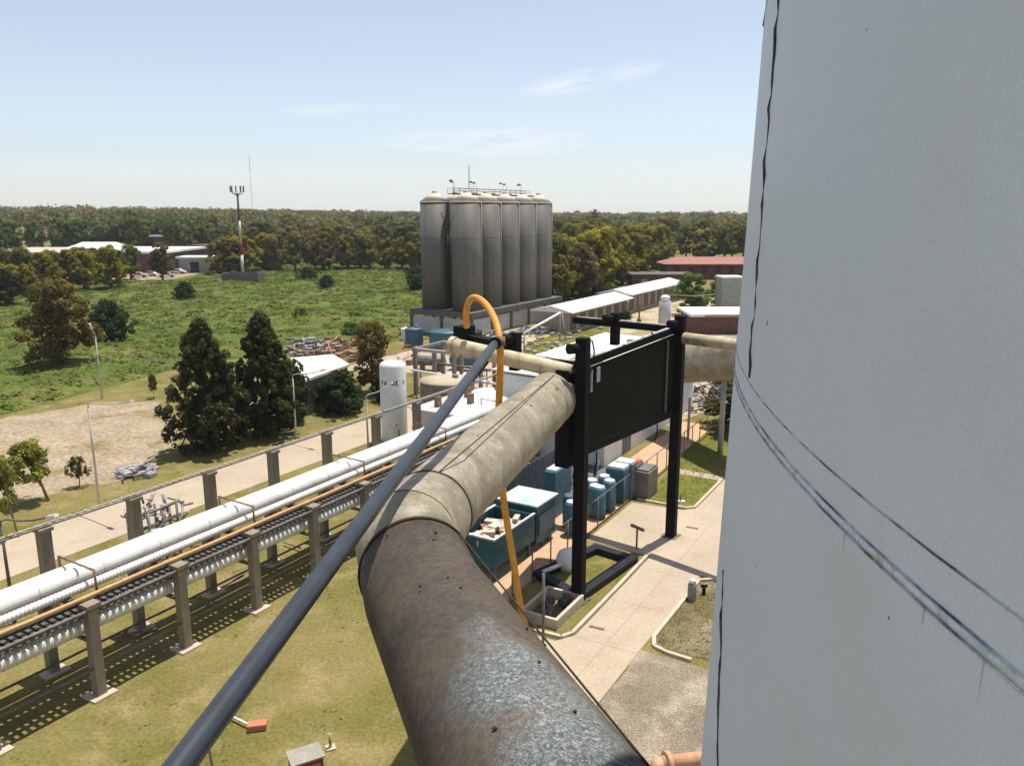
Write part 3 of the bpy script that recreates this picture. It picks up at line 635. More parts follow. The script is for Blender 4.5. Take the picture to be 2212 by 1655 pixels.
# ------------------------------------------------------------------ second row of pillars with a thin line
p0 = thing('pillar_post', G(17.3, -33.0), 'concrete pillar carrying the thin pipe line beside the access road', 'pillar', 'pillars along the access road')
MB().gbox(17.3 - 0.23, 17.3 + 0.23, -33.23, -32.77, 0, 3.8).build('shaft', pillarm, p0, bevel=0.02)
MB().gbox(17.3 - 0.3, 17.3 + 0.3, -33.3, -32.7, 3.802, 3.95).build('cap', pillarm, p0)
p0['label'] = 'roadside concrete pillar nearest the left edge, beside the access road'
for k, u in enumerate((21.5, 25.8, 30.1, 34.4, 39.0, 43.4, 47.7)): dup(p0, G(u, -33.0), 'roadside concrete pillar carrying the thin pipes, %s from the left edge' % ORD[k + 1])
pipe(-33.12, 4.02, 0.055, M('pale_thin_pipe', (0.5, 0.46, 0.36), (0.3, 0.27, 0.2), scale=5), 'thin pale pipe running over the roadside pillars, far side', u0=-4, u1=56, rib=0.02, period=0.35)
pipe(-32.88, 4.00, 0.045, steel, 'thin dark pipe running over the roadside pillars, near side', u0=-4, u1=56)

# manifold beside the pillars
mf = thing('valve_manifold', G(22.5, -33.9), 'cluster of grey pipes and valves between two roadside pillars', 'pipework')
mfm = M('manifold_grey', (0.30, 0.29, 0.28), (0.14, 0.13, 0.12), scale=3, rough=0.6, metal=0.3)
rr = random.Random(12)
for v in (-34.2, -33.6):
    for u in (21.9, 22.6, 23.4, 24.2): MB().tube([G(u, v, 0), G(u, v, 2.6 + rr.uniform(-0.3, 0.4))], 0.07, 8).build('riser', mfm, mf)
for z in (1.0, 1.8, 2.5): MB().tube([G(21.7, -33.9, z), G(24.6, -33.9, z + 0.1)], 0.08, 8).build('header', mfm, mf)
for k in range(9):
    u = rr.uniform(21.9, 24.3); v = rr.uniform(-34.3, -33.4); z = rr.uniform(0.9, 2.8)
    m_ = MB(); m_.sphere(G(u, v, z), 0.16, 10); m_.tube([G(u, v, z), G(u, v, z + 0.35)], 0.03, 6); m_.tube([G(u, v, z + 0.35), G(u, v, z + 0.38)], 0.16, 10); m_.build('valve', M('valve_pale', (0.5, 0.47, 0.42), (0.25, 0.2, 0.15), scale=4), mf)
for k in range(34):
    u = rr.uniform(21.8, 25.6); v = rr.uniform(-35.0, -33.3); a = rr.uniform(0, 6.28); ln = rr.uniform(0.3, 1.1); z = rr.uniform(0.1, 2.9)
    MB().tube([G(u, v, z), add(G(u, v, z), (math.cos(a) * ln, math.sin(a) * ln, rr.uniform(-0.3, 0.9)))], rr.uniform(0.03, 0.08), 7).build('pipe_branch', mfm if k % 3 else MATS['valve_pale'], mf)
MB().tube([G(22.2, -33.2, 1.9), G(24.6, -34.2, 1.3)], 0.06, 8).build('brace', white, mf)
# slotted white crates by the first pillar
wc = thing('pipe_bundle', G(18.6, -31.6), 'white slotted pipe bundle lying beside the roadside pillar', 'pipe bundle')
for k in range(5): MB().tube([G(17.8, -31.9 + k * 0.17, 0.12 + 0.05 * (k % 2)), G(20.3, -31.8 + k * 0.17, 0.12)], 0.09, 8).build('pipe', insul, wc)
wc2 = thing('salmon_pipe_bundle', G(31, -33.2), 'salmon coloured pipes lying on supports beside the access road', 'pipe bundle')
for k in range(3): MB().tube([G(29.2, -35.0 + k * 0.35, 0.45), G(33.2, -34.9 + k * 0.35, 0.5)], 0.12, 8).build('pipe', rustw, wc2)
for u in (29.6, 32.6): MB().gbox(u, u + 0.15, -35.2, -34.0, 0, 0.33).build('sleeper', brown, wc2)
bx = MB(); bx.gbox(27.7, 28.3, -34.8, -34.4, 0, 0.7); tag(bx.build('junction_box', black, bevel=0.03), 'small black box standing at the road edge by the pillars', 'box')

# ------------------------------------------------------------------ upright gas tank with lettering
lp = at(853, 952); lox = thing('gas_tank', lp, 'tall upright white gas tank with blurred dark blue lettering', 'tank')
shell = MB().lathe(lp, [(0.95, 0.0), (0.98, 0.3), (0.98, 5.75), (0.94, 5.9), (0.78, 6.05), (0.4, 6.14), (0.01, 6.17)], 32).build('tank_shell', white, lox)
navyl = M('navy_lettering', (0.02, 0.022, 0.06), rough=0.5)
def letters(txt, zc, size, gap, start):
    b = MB(); FONT = {'P': ['110', '101', '110', '100', '100'], 'A': ['010', '101', '111', '101', '101'], 'H': ['101', '101', '111', '101', '101'], 'E': ['111', '100', '110', '100', '111'], 'U': ['101', '101', '101', '101', '111'], 'V': ['101', '101', '101', '101', '010']}
    ang = start; cell = size / 5
    toward = math.atan2(-lp[1], -lp[0])
    for ch in txt:
        if ch == ' ': ang += gap; continue
        for r_, row in enumerate(FONT[ch]):
            for c_, bit in enumerate(row):
                if bit == '1':
                    a0 = toward + ang + c_ * cell / 0.98; a1 = a0 + cell / 0.98 * 1.02; z1 = zc + size / 2 - r_ * cell; z0 = z1 - cell; rad = 0.986
                    b.poly([(lp[0] + rad * math.cos(a), lp[1] + rad * math.sin(a), z) for a, z in ((a0, z0), (a1, z0), (a1, z1), (a0, z1))])
        ang += gap
    b.build('lettering', navyl, shell)
letters('PA HE V', 4.62, 0.34, 0.30, -1.0)
for k in range(3):
    a = k * 2.1; MB().tube([add(lp, (0.8 * math.cos(a), 0.8 * math.sin(a), 0.0)), add(lp, (0.8 * math.cos(a), 0.8 * math.sin(a), -0.001 + 0.02))], 0.2, 8).build('foot_pad', steel, lox)
MB().tube([add(lp, (0.5, -1.2, 0.3)), add(lp, (0.5, -1.2, 1.2)), add(lp, (0.3, -0.9, 1.5))], 0.06, 8).build('valve_pipe', steel, lox)

# ------------------------------------------------------------------ tanks, frames and sheds of the yard
def rtank(x, y, r, h, mat, label, name='round_tank', roof=None):
    c = at(x, y); t = thing(name, c, label, 'tank')
    b = MB(); n = 96; pr = []
    i0 = len(b.v)
    for z in (0, h):
        for j in range(n):
            a = 2 * math.pi * j / n; rr_ = r + (0.03 if j % 2 else 0); b.v.append((c[0] + rr_ * math.cos(a), c[1] + rr_ * math.sin(a), z))
    for j in range(n): b.f.append((j, (j + 1) % n, n + (j + 1) % n, n + j)); b.sm.append(False)
    b.build('tank_wall', mat, t)
    MB().lathe((c[0], c[1], h), [(r + 0.08, 0), (r + 0.08, 0.08), (r * 0.5, 0.2), (0.01, 0.3)], 48).build('tank_roof', roof or roofw, t)
    MB().lathe((c[0] + r * 0.3, c[1], h + 0.1), [(0.25, 0), (0.25, 0.35), (0.01, 0.42)], 12).build('hatch', steel, t)
    return t
gry = M('grey_corrugated', (0.20, 0.195, 0.18), (0.15, 0.145, 0.135), scale=1.5, rough=0.6, metal=0.3)
sand = M('sandy_roof', (0.50, 0.42, 0.31), (0.40, 0.33, 0.24), scale=1, rough=0.8)
rtank(968, 918, 2.15, 3.7, gry, 'wide grey corrugated tank with sandy top behind the pillars', roof=sand)
rtank(1062, 925, 1.6, 2.9, gry, 'smaller grey corrugated tank between the wide tank and the duct')
for (x, y, r, h, m_, lb) in ((895, 748, 1.1, 2.2, bluem, 'small blue tank left of the round tanks in the scrap yard'), (966, 752, 2.2, 2.1, bluem, 'wide blue open tank in front of the silo plinth'), (1008, 748, 2.0, 1.9, M('black_tank', (0.02, 0.022, 0.024), rough=0.6), 'black round tank beside the wide blue tank'), (880, 735, 0.8, 1.5, white, 'white round tank at the left end of the scrap yard')):
    rtank(x, y, r, h, m_, lb, roof=m_ if m_ is not white else roofw)
# open frame building
fr = thing('open_shed_frame', at(940, 862), 'grey open frame structure with posts behind the upright white tank', 'structure')
c = gu(at(940, 858)); cu, cv = c
frm = M('frame_grey', (0.30, 0.28, 0.245), (0.2, 0.185, 0.16), scale=2, rough=0.7)
for du in (0, 4.5):
    for dv in (-2.2, 0, 2.2): MB().gbox(cu + du - 0.16, cu + du + 0.16, cv + dv - 0.16, cv + dv + 0.16, 0, 4.2).build('post', frm, fr)
for dv in (-2.2, 2.2): MB().gbox(cu - 0.3, cu + 4.8, cv + dv - 0.15, cv + dv + 0.15, 4.202, 4.5).build('roof_beam', frm, fr)
for du in (0, 4.5): MB().gbox(cu + du - 0.15, cu + du + 0.15, cv - 2.04, cv + 2.04, 4.21, 4.49).build('roof_beam', M('pink_beam', (0.5, 0.40, 0.36)), fr)
MB().gbox(cu + 0.3, cu + 3.4, cv - 1.6, cv + 1.7, 0, 0.8).build('stored_pipes', M('rusty_store', (0.35, 0.2, 0.15), (0.2, 0.12, 0.09), scale=2), fr)
# white-roofed hall behind the panel
hall = thing('hall_building', G(57, -25), 'hall with a bright white sheet roof and pale grey wall behind the tower', 'building')
MB().gbox(47.8, 67, -29, -20.6, 0, 5.6).build('wall', wallg, hall)
rf = MB(); n = 40
for i in range(n):
    u0 = 47.5 + i * 0.495; rf.hexa([G(u0, -20.3, 5.6), G(u0, -29.3, 5.9), G(u0 + 0.495, -29.3, 5.9), G(u0 + 0.495, -20.3, 5.6)], [G(u0, -20.3, 5.68), G(u0, -29.3, 5.98), G(u0 + 0.495, -29.3, 5.98 + 0.05 * (i % 2)), G(u0 + 0.495, -20.3, 5.68 + 0.05 * (i % 2))])
rf.build('roof', roofw, hall)
rr = random.Random(3); 
for k in range(9): MB().rbox(G(rr.uniform(50, 64), rr.uniform(-28, -22), 6.0), rr.uniform(0.3, 1.2), rr.uniform(0.2, 0.6), 0.12, rr.uniform(0, 3)).build('roof_box', brown, hall)
MB().gbox(51.0, 52.4, -20.6, -20.52, 0.0, 2.6).build('door', M('door_grey', (0.15, 0.16, 0.2)), hall)
MB().gbox(47.6, 47.8, -27, -25, 2.0, 3.5).build('window', dark, hall)
# pipes and posts in front of the hall roof's left end
for i, (x, y, hgt, lb) in enumerate(((1068, 905, 6.3, 'left of two rusty posts beside the orange hose'), (1082, 912, 5.6, 'right rusty post of the pair beside the orange hose'), (1104, 905, 5.0, 'thick rusty post standing right of the orange hose'))):
    c = at(x, y); b = MB(); b.tube([c, add(c, (0, 0, hgt))], 0.16 + 0.06 * i, 8); tag(b.build('rusty_post', brown), lb, 'post')
ann = thing('white_annex', G(47.5, -31.8), 'low annex with a white roof between the grey tanks and the hall', 'building')
MB().gbox(44.5, 50.5, -34.0, -29.7, 0, 3.0).build('wall', wallg, ann)
MB().gbox(44.3, 50.7, -34.2, -29.5, 3.002, 3.15).build('roof', roofw, ann)
for du, dv in ((1.0, -33.0), (3.0, -31.5), (4.6, -32.8)): MB().gbox(44.5 + du, 44.9 + du, dv, dv + 0.4, 3.152, 3.9).build('roof_vent', brown, ann)
MB().gbox(44.42, 44.498, -32.6, -31.6, 0.0, 2.1).build('door', MATS['door_grey'], ann)
for (x, y, ln, r_, m_, lb) in ((1012, 800, 3.6, 0.65, M('dull_blue_vessel', (0.10, 0.14, 0.19)), 'dull blue horizontal vessel left of the orange hose'), (1000, 838, 3.0, 0.5, white, 'small white horizontal vessel behind the wide grey tank'), (930, 800, 3.0, 0.55, gry, 'grey horizontal vessel under the open frame structure')):
    c = at(x, y); hv_ = thing('horizontal_vessel', c, lb, 'vessel'); d_ = (UA[0] * 0.3 + VA[0], UA[1] * 0.3 + VA[1], 0); d_ = nrm(d_)
    e0, e1 = add(c, add(mul(d_, -ln / 2), (0, 0, r_ + 0.5))), add(c, add(mul(d_, ln / 2), (0, 0, r_ + 0.5)))
    MB().tube([sub(e0, mul(d_, r_ * 0.5)), sub(e0, mul(d_, r_ * 0.3)), e0, e1, add(e1, mul(d_, r_ * 0.3)), add(e1, mul(d_, r_ * 0.5))], [r_ * 0.3, r_ * 0.8, r_, r_, r_ * 0.8, r_ * 0.3], 20).build('shell', m_, hv_)
    for t_ in (0.2, 0.8): q_ = add(e0, mul(sub(e1, e0), t_)); MB().rbox((q_[0], q_[1], 0), 0.3, r_ * 1.6, 0.52, math.atan2(d_[1], d_[0])).build('saddle', steel, hv_)
for k, (x, y, x2, y2, z) in enumerate(((890, 800, 1075, 830, 3.2), (900, 780, 1060, 800, 2.6), (960, 880, 1070, 905, 2.2))):
    a_0, a_1 = at(x, y, z), at(x2, y2, z); pr_ = thing('yard_pipe_run', (a_0[0], a_0[1], 0), ('upper', 'far', 'near low')[k] + ' grey pipe run crossing the tank yard on thin legs', 'pipe')
    MB().tube([a_0, a_1], 0.12, 8).build('pipe', steel if k else white, pr_)
    for t_ in (0.05, 0.5, 0.95): q_ = add(a_0, mul(sub(a_1, a_0), t_)); MB().tube([(q_[0], q_[1], 0), (q_[0], q_[1], z - 0.1)], 0.06, 6).build('leg', steel, pr_)
# silver junk around the yard
def pile(pts, n, sz, mat, name, label, cat, seed=1, hmax=1.0):
    rr = random.Random(seed); b = MB()
    P = [at(*q)[:2] for q in pts]; xs = [p[0] for p in P]; ys = [p[1] for p in P]
    def inside(x, y):
        r = False
        for i in range(len(P)):
            (x1, y1), (x2, y2) = P[i], P[i - 1]
            if (y1 > y) != (y2 > y) and x < (x2 - x1) * (y - y1) / (y2 - y1) + x1: r = not r
        return r
    k = 0; g_ = 0
    while k < n and g_ < n * 30:
        g_ += 1; x = rr.uniform(min(xs), max(xs)); y = rr.uniform(min(ys), max(ys))
        if not inside(x, y): continue
        k += 1; s = rr.uniform(0.4, 1) * sz; a = rr.uniform(0, 6.3); z = rr.uniform(0, hmax) * rr.random()
        if rr.random() < 0.5: b.rbox((x, y, z * 0.5), s, s * rr.uniform(0.3, 1), s * rr.uniform(0.1, 0.6), a)
        else:
            e = (x + math.cos(a) * s * 1.4, y + math.sin(a) * s * 1.4, z + rr.uniform(0, 0.6) * s); b.tube([(x, y, z * 0.5 + 0.08), e], s * 0.09, 6)
    return tag(b.build(name, mat), label, cat, kind='stuff')
scrapA = M('mixed_scrap_grey', (0.40, 0.38, 0.36), (0.16, 0.13, 0.12), scale=1.4, lo=0.42, hi=0.55, rough=0.7)
scrapB = M('mixed_scrap_rust', (0.24, 0.11, 0.07), (0.40, 0.30, 0.24), scale=1.2, lo=0.45, hi=0.6, rough=0.8)
scrapC = M('mixed_scrap_blue', (0.10, 0.13, 0.18), (0.45, 0.44, 0.42), scale=0.8, lo=0.48, hi=0.6, rough=0.7)
pile([(625, 772), (628, 742), (690, 738), (720, 772)], 70, 1.4, scrapA, 'scrap_heap', 'pale grey scrap heap beyond the white slab roof', 'scrap', 2, 2.0)
pile([(640, 782), (700, 745), (775, 735), (770, 790), (700, 790)], 90, 1.3, scrapB, 'scrap_heap', 'rusty brown scrap heap right of the pale heap', 'scrap', 3, 1.8)
pile([(1000, 770), (1000, 735), (1200, 700), (1215, 712), (1130, 745)], 90, 1.4, scrapC, 'scrap_row', 'row of blue and dark scrap at the foot of the silo plinth', 'scrap', 4, 1.2)
pile([(1100, 770), (1120, 745), (1290, 700), (1310, 715), (1180, 765)], 60, 0.9, M('pale_rubble', (0.5, 0.44, 0.34), rough=0.9), 'rubble', 'pale rubble scattered on the grass left of the hall roof', 'rubble', 5, 0.3)
pile([(250, 1035), (262, 1012), (330, 1008), (340, 1030), (300, 1040)], 60, 0.7, M('grey_lilac_scrap', (0.46, 0.44, 0.47), (0.25, 0.23, 0.25), scale=2), 'scrap_heap', 'small heap of grey metal offcuts on the dirt patch', 'scrap', 6, 0.6)
pile([(840, 800), (838, 772), (900, 700), (930, 700), (900, 790)], 40, 0.9, scrapB, 'scrap_heap', 'scattered rusty scrap left of the blue tank', 'scrap', 7, 0.6)
pile([(1480, 905), (1482, 850), (1575, 830), (1575, 880)], 70, 1.0, M('dark_scrap', (0.07, 0.05, 0.05), (0.40, 0.36, 0.36), scale=2, lo=0.5, hi=0.6), 'scrap_heap', 'dark twisted scrap heap seen below the duct by the white tank', 'scrap', 8, 1.5)
# slab-roofed hut
hut = thing('slab_roof_hut', at(690, 840), 'low hut with a bright white slab roof among the dark trees', 'hut')
qa = [at(625, 776, 3), at(752, 792, 3), at(705, 812, 3), at(672, 826, 3)]
ctr = at(690, 805, 3)
q4 = [at(628, 778, 3.0), at(660, 826, 3.0), at(755, 792, 3.0), at(720, 770, 3.0)]
MB().hexa(q4, [add(p, (0, 0, 0.22)) for p in q4]).build('roof_slab', M('white_slab', (0.78, 0.72, 0.62), (0.7, 0.62, 0.5), scale=1), hut)  # roof slab in its own warm white
q5 = [add(mul(p, 0.93), mul(add(add(q4[0], q4[1]), add(q4[2], q4[3])), 0.07 / 4)) for p in q4]
wl = MB().hexa([(p[0], p[1], 0) for p in q5], [(p[0], p[1], 2.995) for p in q5]).build('wall', M('hut_wall', (0.17, 0.14, 0.10)), hut)

# ------------------------------------------------------------------ blue machine yard
tb_ = thing('teal_skip', G(29.5, -18.5), 'long teal open container full of rubble and red offcuts', 'container')
u0, u1, v0, v1, z0, z1 = 29.2, 33.1, -20.3, -17.95, 0.75, 2.15
MB().gbox(u0, u1, v0, v1, z0, z0 + 0.1).build('floor', tealm, tb_)
for nm, a in (('side_wall', (u0 + 0.081, u1 - 0.081, v1 - 0.08, v1)), ('side_wall', (u0 + 0.081, u1 - 0.081, v0, v0 + 0.08)), ('end_wall', (u0, u0 + 0.08, v0, v1)), ('end_wall', (u1 - 0.08, u1, v0, v1))):
    MB().gbox(*a, z0 + 0.102, z1).build(nm, tealm, tb_)
rim = MB(); rim.gbox(u0 - 0.04, u0 + 0.12, v0 - 0.04, v1 + 0.04, z1 + 0.002, z1 + 0.08); rim.gbox(u0 + 0.122, u1, v1 - 0.08, v1 + 0.04, z1 + 0.002, z1 + 0.07); rim.gbox(u0 + 0.122, u1, v0 - 0.04, v0 + 0.1, z1 + 0.002, z1 + 0.07)
rim.build('rim', M('pale_rim', (0.6, 0.62, 0.58), (0.2, 0.3, 0.3), scale=2, lo=0.5, hi=0.7), tb_)
rr = random.Random(8); ld = MB()
for k in range(46):
    uu, vv = rr.uniform(u0 + 0.4, u1 - 0.4), rr.uniform(v0 + 0.4, v1 - 0.4); ld.rbox(G(uu, vv, z0 + 0.3 + rr.uniform(0, 0.7)), rr.uniform(0.3, 0.9), rr.uniform(0.2, 0.6), rr.uniform(0.1, 0.3), rr.uniform(0, 3))
ld.build('load', M('rubble_load', (0.62, 0.53, 0.42), (0.28, 0.10, 0.06), scale=1.3, lo=0.5, hi=0.6), tb_)
for u in (u0 + 0.3, u1 - 0.3):
    for v in (v0 + 0.2, v1 - 0.2): MB().gbox(u - 0.08, u + 0.08, v - 0.08, v + 0.08, 0.03, z0 - 0.002).build('leg', tealm, tb_)
tk = thing('teal_machine', G(34.5, -18), 'teal machine housing with a pale top behind the open container', 'machine')
MB().gbox(33.4, 35.5, -20.2, -18.0, 0.4, 2.4).build('housing', tealm, tk, bevel=0.04)
MB().gbox(33.3, 35.6, -20.3, -17.9, 2.402, 2.48).build('top_plate', M('pale_teal_top', (0.60, 0.60, 0.52), (0.28, 0.50, 0.52), scale=0.7, lo=0.45, hi=0.65), tk)
MB().gbox(33.6, 35.3, -17.99, -17.93, 0.8, 1.9).build('grille', slate, tk)
for i in range(3): MB().gbox(33.5 + i * 0.75, 33.6 + i * 0.75, -20.1, -18.1, 0.03, 0.398).build('skid', steel, tk)
# slatted fence, each with its slats as one surface
sf = thing('slatted_screen', G(38.5, -21.6), 'blue-grey screen of tall narrow slats behind the teal machine', 'fence')
sl = MB(); k = 0; u = 27.0
while u < 47.4:
    sl.gbox(u, u + 0.09, -21.66, -21.60, 0.1, 2.5 + 0.05 * math.sin(k * 1.9)); u += 0.17; k += 1
sl.build('slats', slate, sf)
MB().gbox(27, 47.4, -21.72, -21.665, 0.5, 0.62).build('rail', steel, sf); MB().gbox(27, 47.4, -21.72, -21.665, 2.0, 2.12).build('rail', steel, sf)
sm_ = MB()
for k in range(50):
    uu = rr.uniform(36, 46); vv = rr.uniform(-21.2, -19.9); sm_.tube([G(uu, vv, 0.1), G(uu + rr.uniform(-0.6, 0.6), vv + rr.uniform(-0.3, 0.3), rr.uniform(0.4, 1.5))], 0.04, 5)
tag(sm_.build('rod_stack', slate), 'tangle of blue-grey rods stacked against the slatted screen', 'rods', kind='stuff')
cap = M('white_cap', (0.78, 0.79, 0.80), rough=0.5)
drm = thing('blue_drum', G(0, 0), 'tall blue drum with a white lid', 'drum', 'blue drums with white lids')
MB().lathe((0, 0, 0), [(0.36, 0), (0.38, 0.05), (0.38, 0.6), (0.40, 0.63), (0.38, 0.66), (0.38, 1.2), (0.40, 1.23), (0.38, 1.26), (0.38, 1.72), (0.33, 1.78)], 20).build('drum_body', bluem, drm)
MB().lathe((0, 0, 1.782), [(0.30, 0), (0.30, 0.08), (0.26, 0.1)], 16).build('lid', cap, drm)
spots = [(1231, 1070, 'blue drum with white lid nearest the teal machine, left of the tower post'), (1236, 1084, 'blue drum with white lid half hidden by the front tower post'), (1279, 1037, 'rear left blue drum just right of the front tower post'), (1285, 1049, 'front blue drum of the trio right of the front tower post'), (1295, 1052, 'right blue drum of the trio by the front tower post'), (1306, 1028, 'rear blue drum of the middle pair along the fence'), (1317, 1038, 'front blue drum of the middle pair along the fence')]
first = True
for x, y, lb in spots:
    p = at(x, y, 1.85)
    if first: drm.location = (p[0], p[1], 0.03); drm['label'] = lb; first = False
    else: dup(drm, (p[0], p[1], 0.03), lb)
def crate(x, y, sx, sy, h, mat, lidm, label, name='blue_tank'):
    p = at(x, y, h); t = thing(name, (p[0], p[1], 0.03), label, 'tank'); a = math.atan2(UA[1], UA[0])
    MB().rbox((p[0], p[1], 0.03), sx, sy, h, a).build('tank_body', mat, t, bevel=0.05)
    MB().rbox((p[0], p[1], h + 0.032), sx * 0.86, sy * 0.86, 0.1, a).build('lid', lidm, t); return t
crate(1337, 1008, 1.2, 1.2, 2.1, bluem, cap, 'square blue tank with a white lid at the left of the far group')
crate(1352, 998, 0.9, 1.2, 2.2, slate, cap, 'grey-blue square tank with two white lids in the far group')
crate(1368, 1000, 1.2, 0.9, 2.0, slate, M('red_lid', (0.5, 0.09, 0.07)), 'grey square tank with a red lid in the far group')
crate(1392, 1012, 1.6, 1.2, 1.7, gry, gry, 'low dark grey tank at the right of the far group')
crate(1205, 1010, 2.0, 0.7, 2.7, bluem, cap, 'tall teal cabinet with pale tops by the slatted screen', 'blue_cabinet')
# mesh fence along the paved strip: things per bay
fnc = thing('wire_fence', G(36, -16.3), 'wire fence with thin rusty posts along the peach paving', 'fence')
for u in np.arange(26.5, 60.5, 1.9): MB().tube([G(u, -16.5 - 0.01 * (u - 26), 0), G(u, -16.5 - 0.01 * (u - 26), 1.75)], 0.035, 6).build('fence_post', brown, fnc)
for z in (0.12, 1.7):
    MB().tube([G(26.5, -16.5, z), G(60, -16.84, z)], 0.035 if z < 1 else 0.028, 6).build('rail', brown if z < 1 else slate, fnc)
# white dome, trailer basin near tower
dm_ = thing('white_dome_tank', at(1232, 1225), 'small white domed tank beside the navy base frame', 'tank')
c = at(1228, 1226); MB().lathe(c, [(0.6, 0), (0.62, 0.5), (0.5, 0.8), (0.25, 0.95), (0.01, 1.0)], 20).build('tank_shell', white, dm_)
MB().tube([add(c, (-0.2, -0.3, 0.4)), add(c, (-1.3, -1.2, 0.35))], 0.1, 8).build('pipe', white, dm_)
pb_ = thing('concrete_pit', at(1195, 1335), 'shallow concrete pit with pale rim holding dark pumps', 'pit')
cu_, cv_ = gu(at(1188, 1325))
for a in ((cu_ - 1.1, cu_ + 1.5, cv_ + 0.75, cv_ + 0.9), (cu_ - 1.1, cu_ + 1.5, cv_ - 0.9, cv_ - 0.75), (cu_ - 1.1, cu_ - 0.95, cv_ - 0.749, cv_ + 0.749), (cu_ + 1.35, cu_ + 1.5, cv_ - 0.749, cv_ + 0.749)):
    MB().gbox(*a, 0, 0.45).build('pit_wall', kerbm, pb_)
for k, (a, bq) in enumerate(((0.2, -0.2), (0.8, 0.3), (-0.5, 0.2))):
    m_ = MB(); m_.tube([G(cu_ + a - 0.3, cv_ + bq, 0.35), G(cu_ + a + 0.3, cv_ + bq, 0.35)], 0.2, 12); m_.tube([G(cu_ + a, cv_ + bq, 0.0), G(cu_ + a, cv_ + bq, 0.7)], 0.08, 8); m_.build('pump', M('pump_dark', (0.05, 0.03, 0.035), (0.10, 0.10, 0.11), scale=4), pb_)
c = at(1173, 1400); tag(MB().tube([c, add(c, (0, 0, 3.2))], 0.06, 8).build('steel_pole', steel), 'slim grey pole standing at the path edge beside the duct', 'pole')
# T-shaped post and shadows casters on the road
tp = thing('tee_post', at(1375, 1185), 'small dark T-shaped post standing on the road', 'post')
c = at(1375, 1185); MB().tube([c, add(c, (0, 0, 1.15))], 0.05, 8).build('shaft', brown, tp)
MB().beam(add(c, (-0.32, 0.1, 1.27)), add(c, (0.32, -0.22, 1.08)), 0.14, 0.12).build('crossbar', brown, tp)
for x, y, lb in ((1289, 1357, 'oblong dark drain cover in the near part of the road'), (1495, 1141, 'oblong dark drain cover in the far part of the road')):
    c = at(x, y); tag(MB().rbox((c[0], c[1], 0.024), 0.65, 0.16, 0.02, -0.45).build('drain_cover', brown), lb, 'drain cover')
gb = thing('gas_bottle', at(1494, 1300), 'short grey gas bottle with a white top on the worn lawn', 'gas bottle')
c = at(1494, 1296); MB().lathe(c, [(0.19, 0), (0.2, 0.05), (0.2, 0.75), (0.14, 0.86)], 16).build('body', M('bottle_grey', (0.3, 0.3, 0.28), (0.15, 0.15, 0.14), scale=4), gb); MB().lathe(add(c, (0, 0, 0.861)), [(0.16, 0), (0.14, 0.14), (0.01, 0.18)], 12).build('cap', cap, gb)
hy = thing('dark_valve', at(1520, 1284), 'small dark valve sticking out of the lawn beside the gas bottle', 'valve')
c = at(1520, 1284); MB().tube([c, add(c, (0, 0, 0.45))], 0.08, 8).build('stem', black, hy); MB().tube([add(c, (-0.15, 0, 0.42)), add(c, (0.15, 0, 0.42))], 0.07, 8).build('wheel', black, hy)
for x, y, lb in ((1470, 1085, 'low stake with a white base on the lawn island'), (1263, 1268, 'small white capped stake inside the navy base frame')):
    c = at(x, y); t = thing('stake', c, lb, 'stake'); MB().tube([c, add(c, (0, 0, 0.6))], 0.05, 6).build('rod', brown, t); MB().rbox(c, 0.5, 0.3, 0.1).build('block', white, t)
# salmon pipe at the foot of the white tank
q0_ = at(1428, 1648, 0.3); q1_ = at(1545, 1626, 0.3); sp = thing('salmon_pipe', (q0_[0], q0_[1], 0), 'salmon pipe with a flange lying on the gravel by the white tank', 'pipe')
MB().tube([q0_, add(q1_, (1.5, 0.1, 0))], 0.22, 16).build('pipe_body', rustw, sp)
dd = nrm(sub(q1_, q0_)); MB().tube([add(q0_, mul(dd, 0.15)), add(q0_, mul(dd, 0.3))], 0.33, 16).build('flange', rustw, sp)
MB().tube([q0_, add(q0_, (-0.15, -0.1, 0)), add(q0_, (-0.2, -0.15, -0.3))], 0.22, 12).build('bend', rustw, sp)
# lawn bits at the bottom
rb = thing('red_hydrant_box', at(665, 1685), 'red steel cabinet with a grey sloping top at the bottom edge', 'cabinet')
c = at(664, 1700); hgt = 1.1
MB().rbox(c, 0.9, 0.65, hgt, 0.5).build('cabinet_body', M('red_paint', (0.32, 0.035, 0.03), rough=0.5), rb, bevel=0.02)
MB().rbox(add(c, (0, 0, hgt + 0.002)), 1.0, 0.75, 0.05, 0.5).build('cabinet_top', M('grey_top', (0.36, 0.33, 0.28), (0.28, 0.25, 0.21), scale=2), rb)
ca, sa = math.cos(0.5), math.sin(0.5); fc = (c[0] + sa * 0.335, c[1] - ca * 0.335, 0.15); MB().rbox(fc, 0.7, 0.012, 0.8, 0.5).build('door', M('grey_door', (0.3, 0.3, 0.3)), rb)
bl = thing('bollard', at(714, 1618), 'short pale bollard beside the red cabinet', 'bollard'); c = at(714, 1616)
MB().tube([c, add(c, (0, 0, 0.55))], 0.05, 8).build('shaft', M('bollard_olive', (0.4, 0.36, 0.15)), bl); MB().rbox(c, 0.3, 0.3, 0.06, 0.4).build('base', kerbm, bl)
ov = thing('valve_block', at(556, 1572), 'orange valve block at the end of a thin white pipe on the lawn', 'valve'); c = at(556, 1574)
MB().rbox(c, 0.62, 0.34, 0.24, 0.2).build('block', M('orange_block', (0.55, 0.20, 0.10), rough=0.6), ov, bevel=0.03)
MB().tube([add(c, (-0.3, 0.03, 0.15)), add(at(497, 1553), (0, 0, 0.15))], 0.04, 6).build('pipe', white, ov)
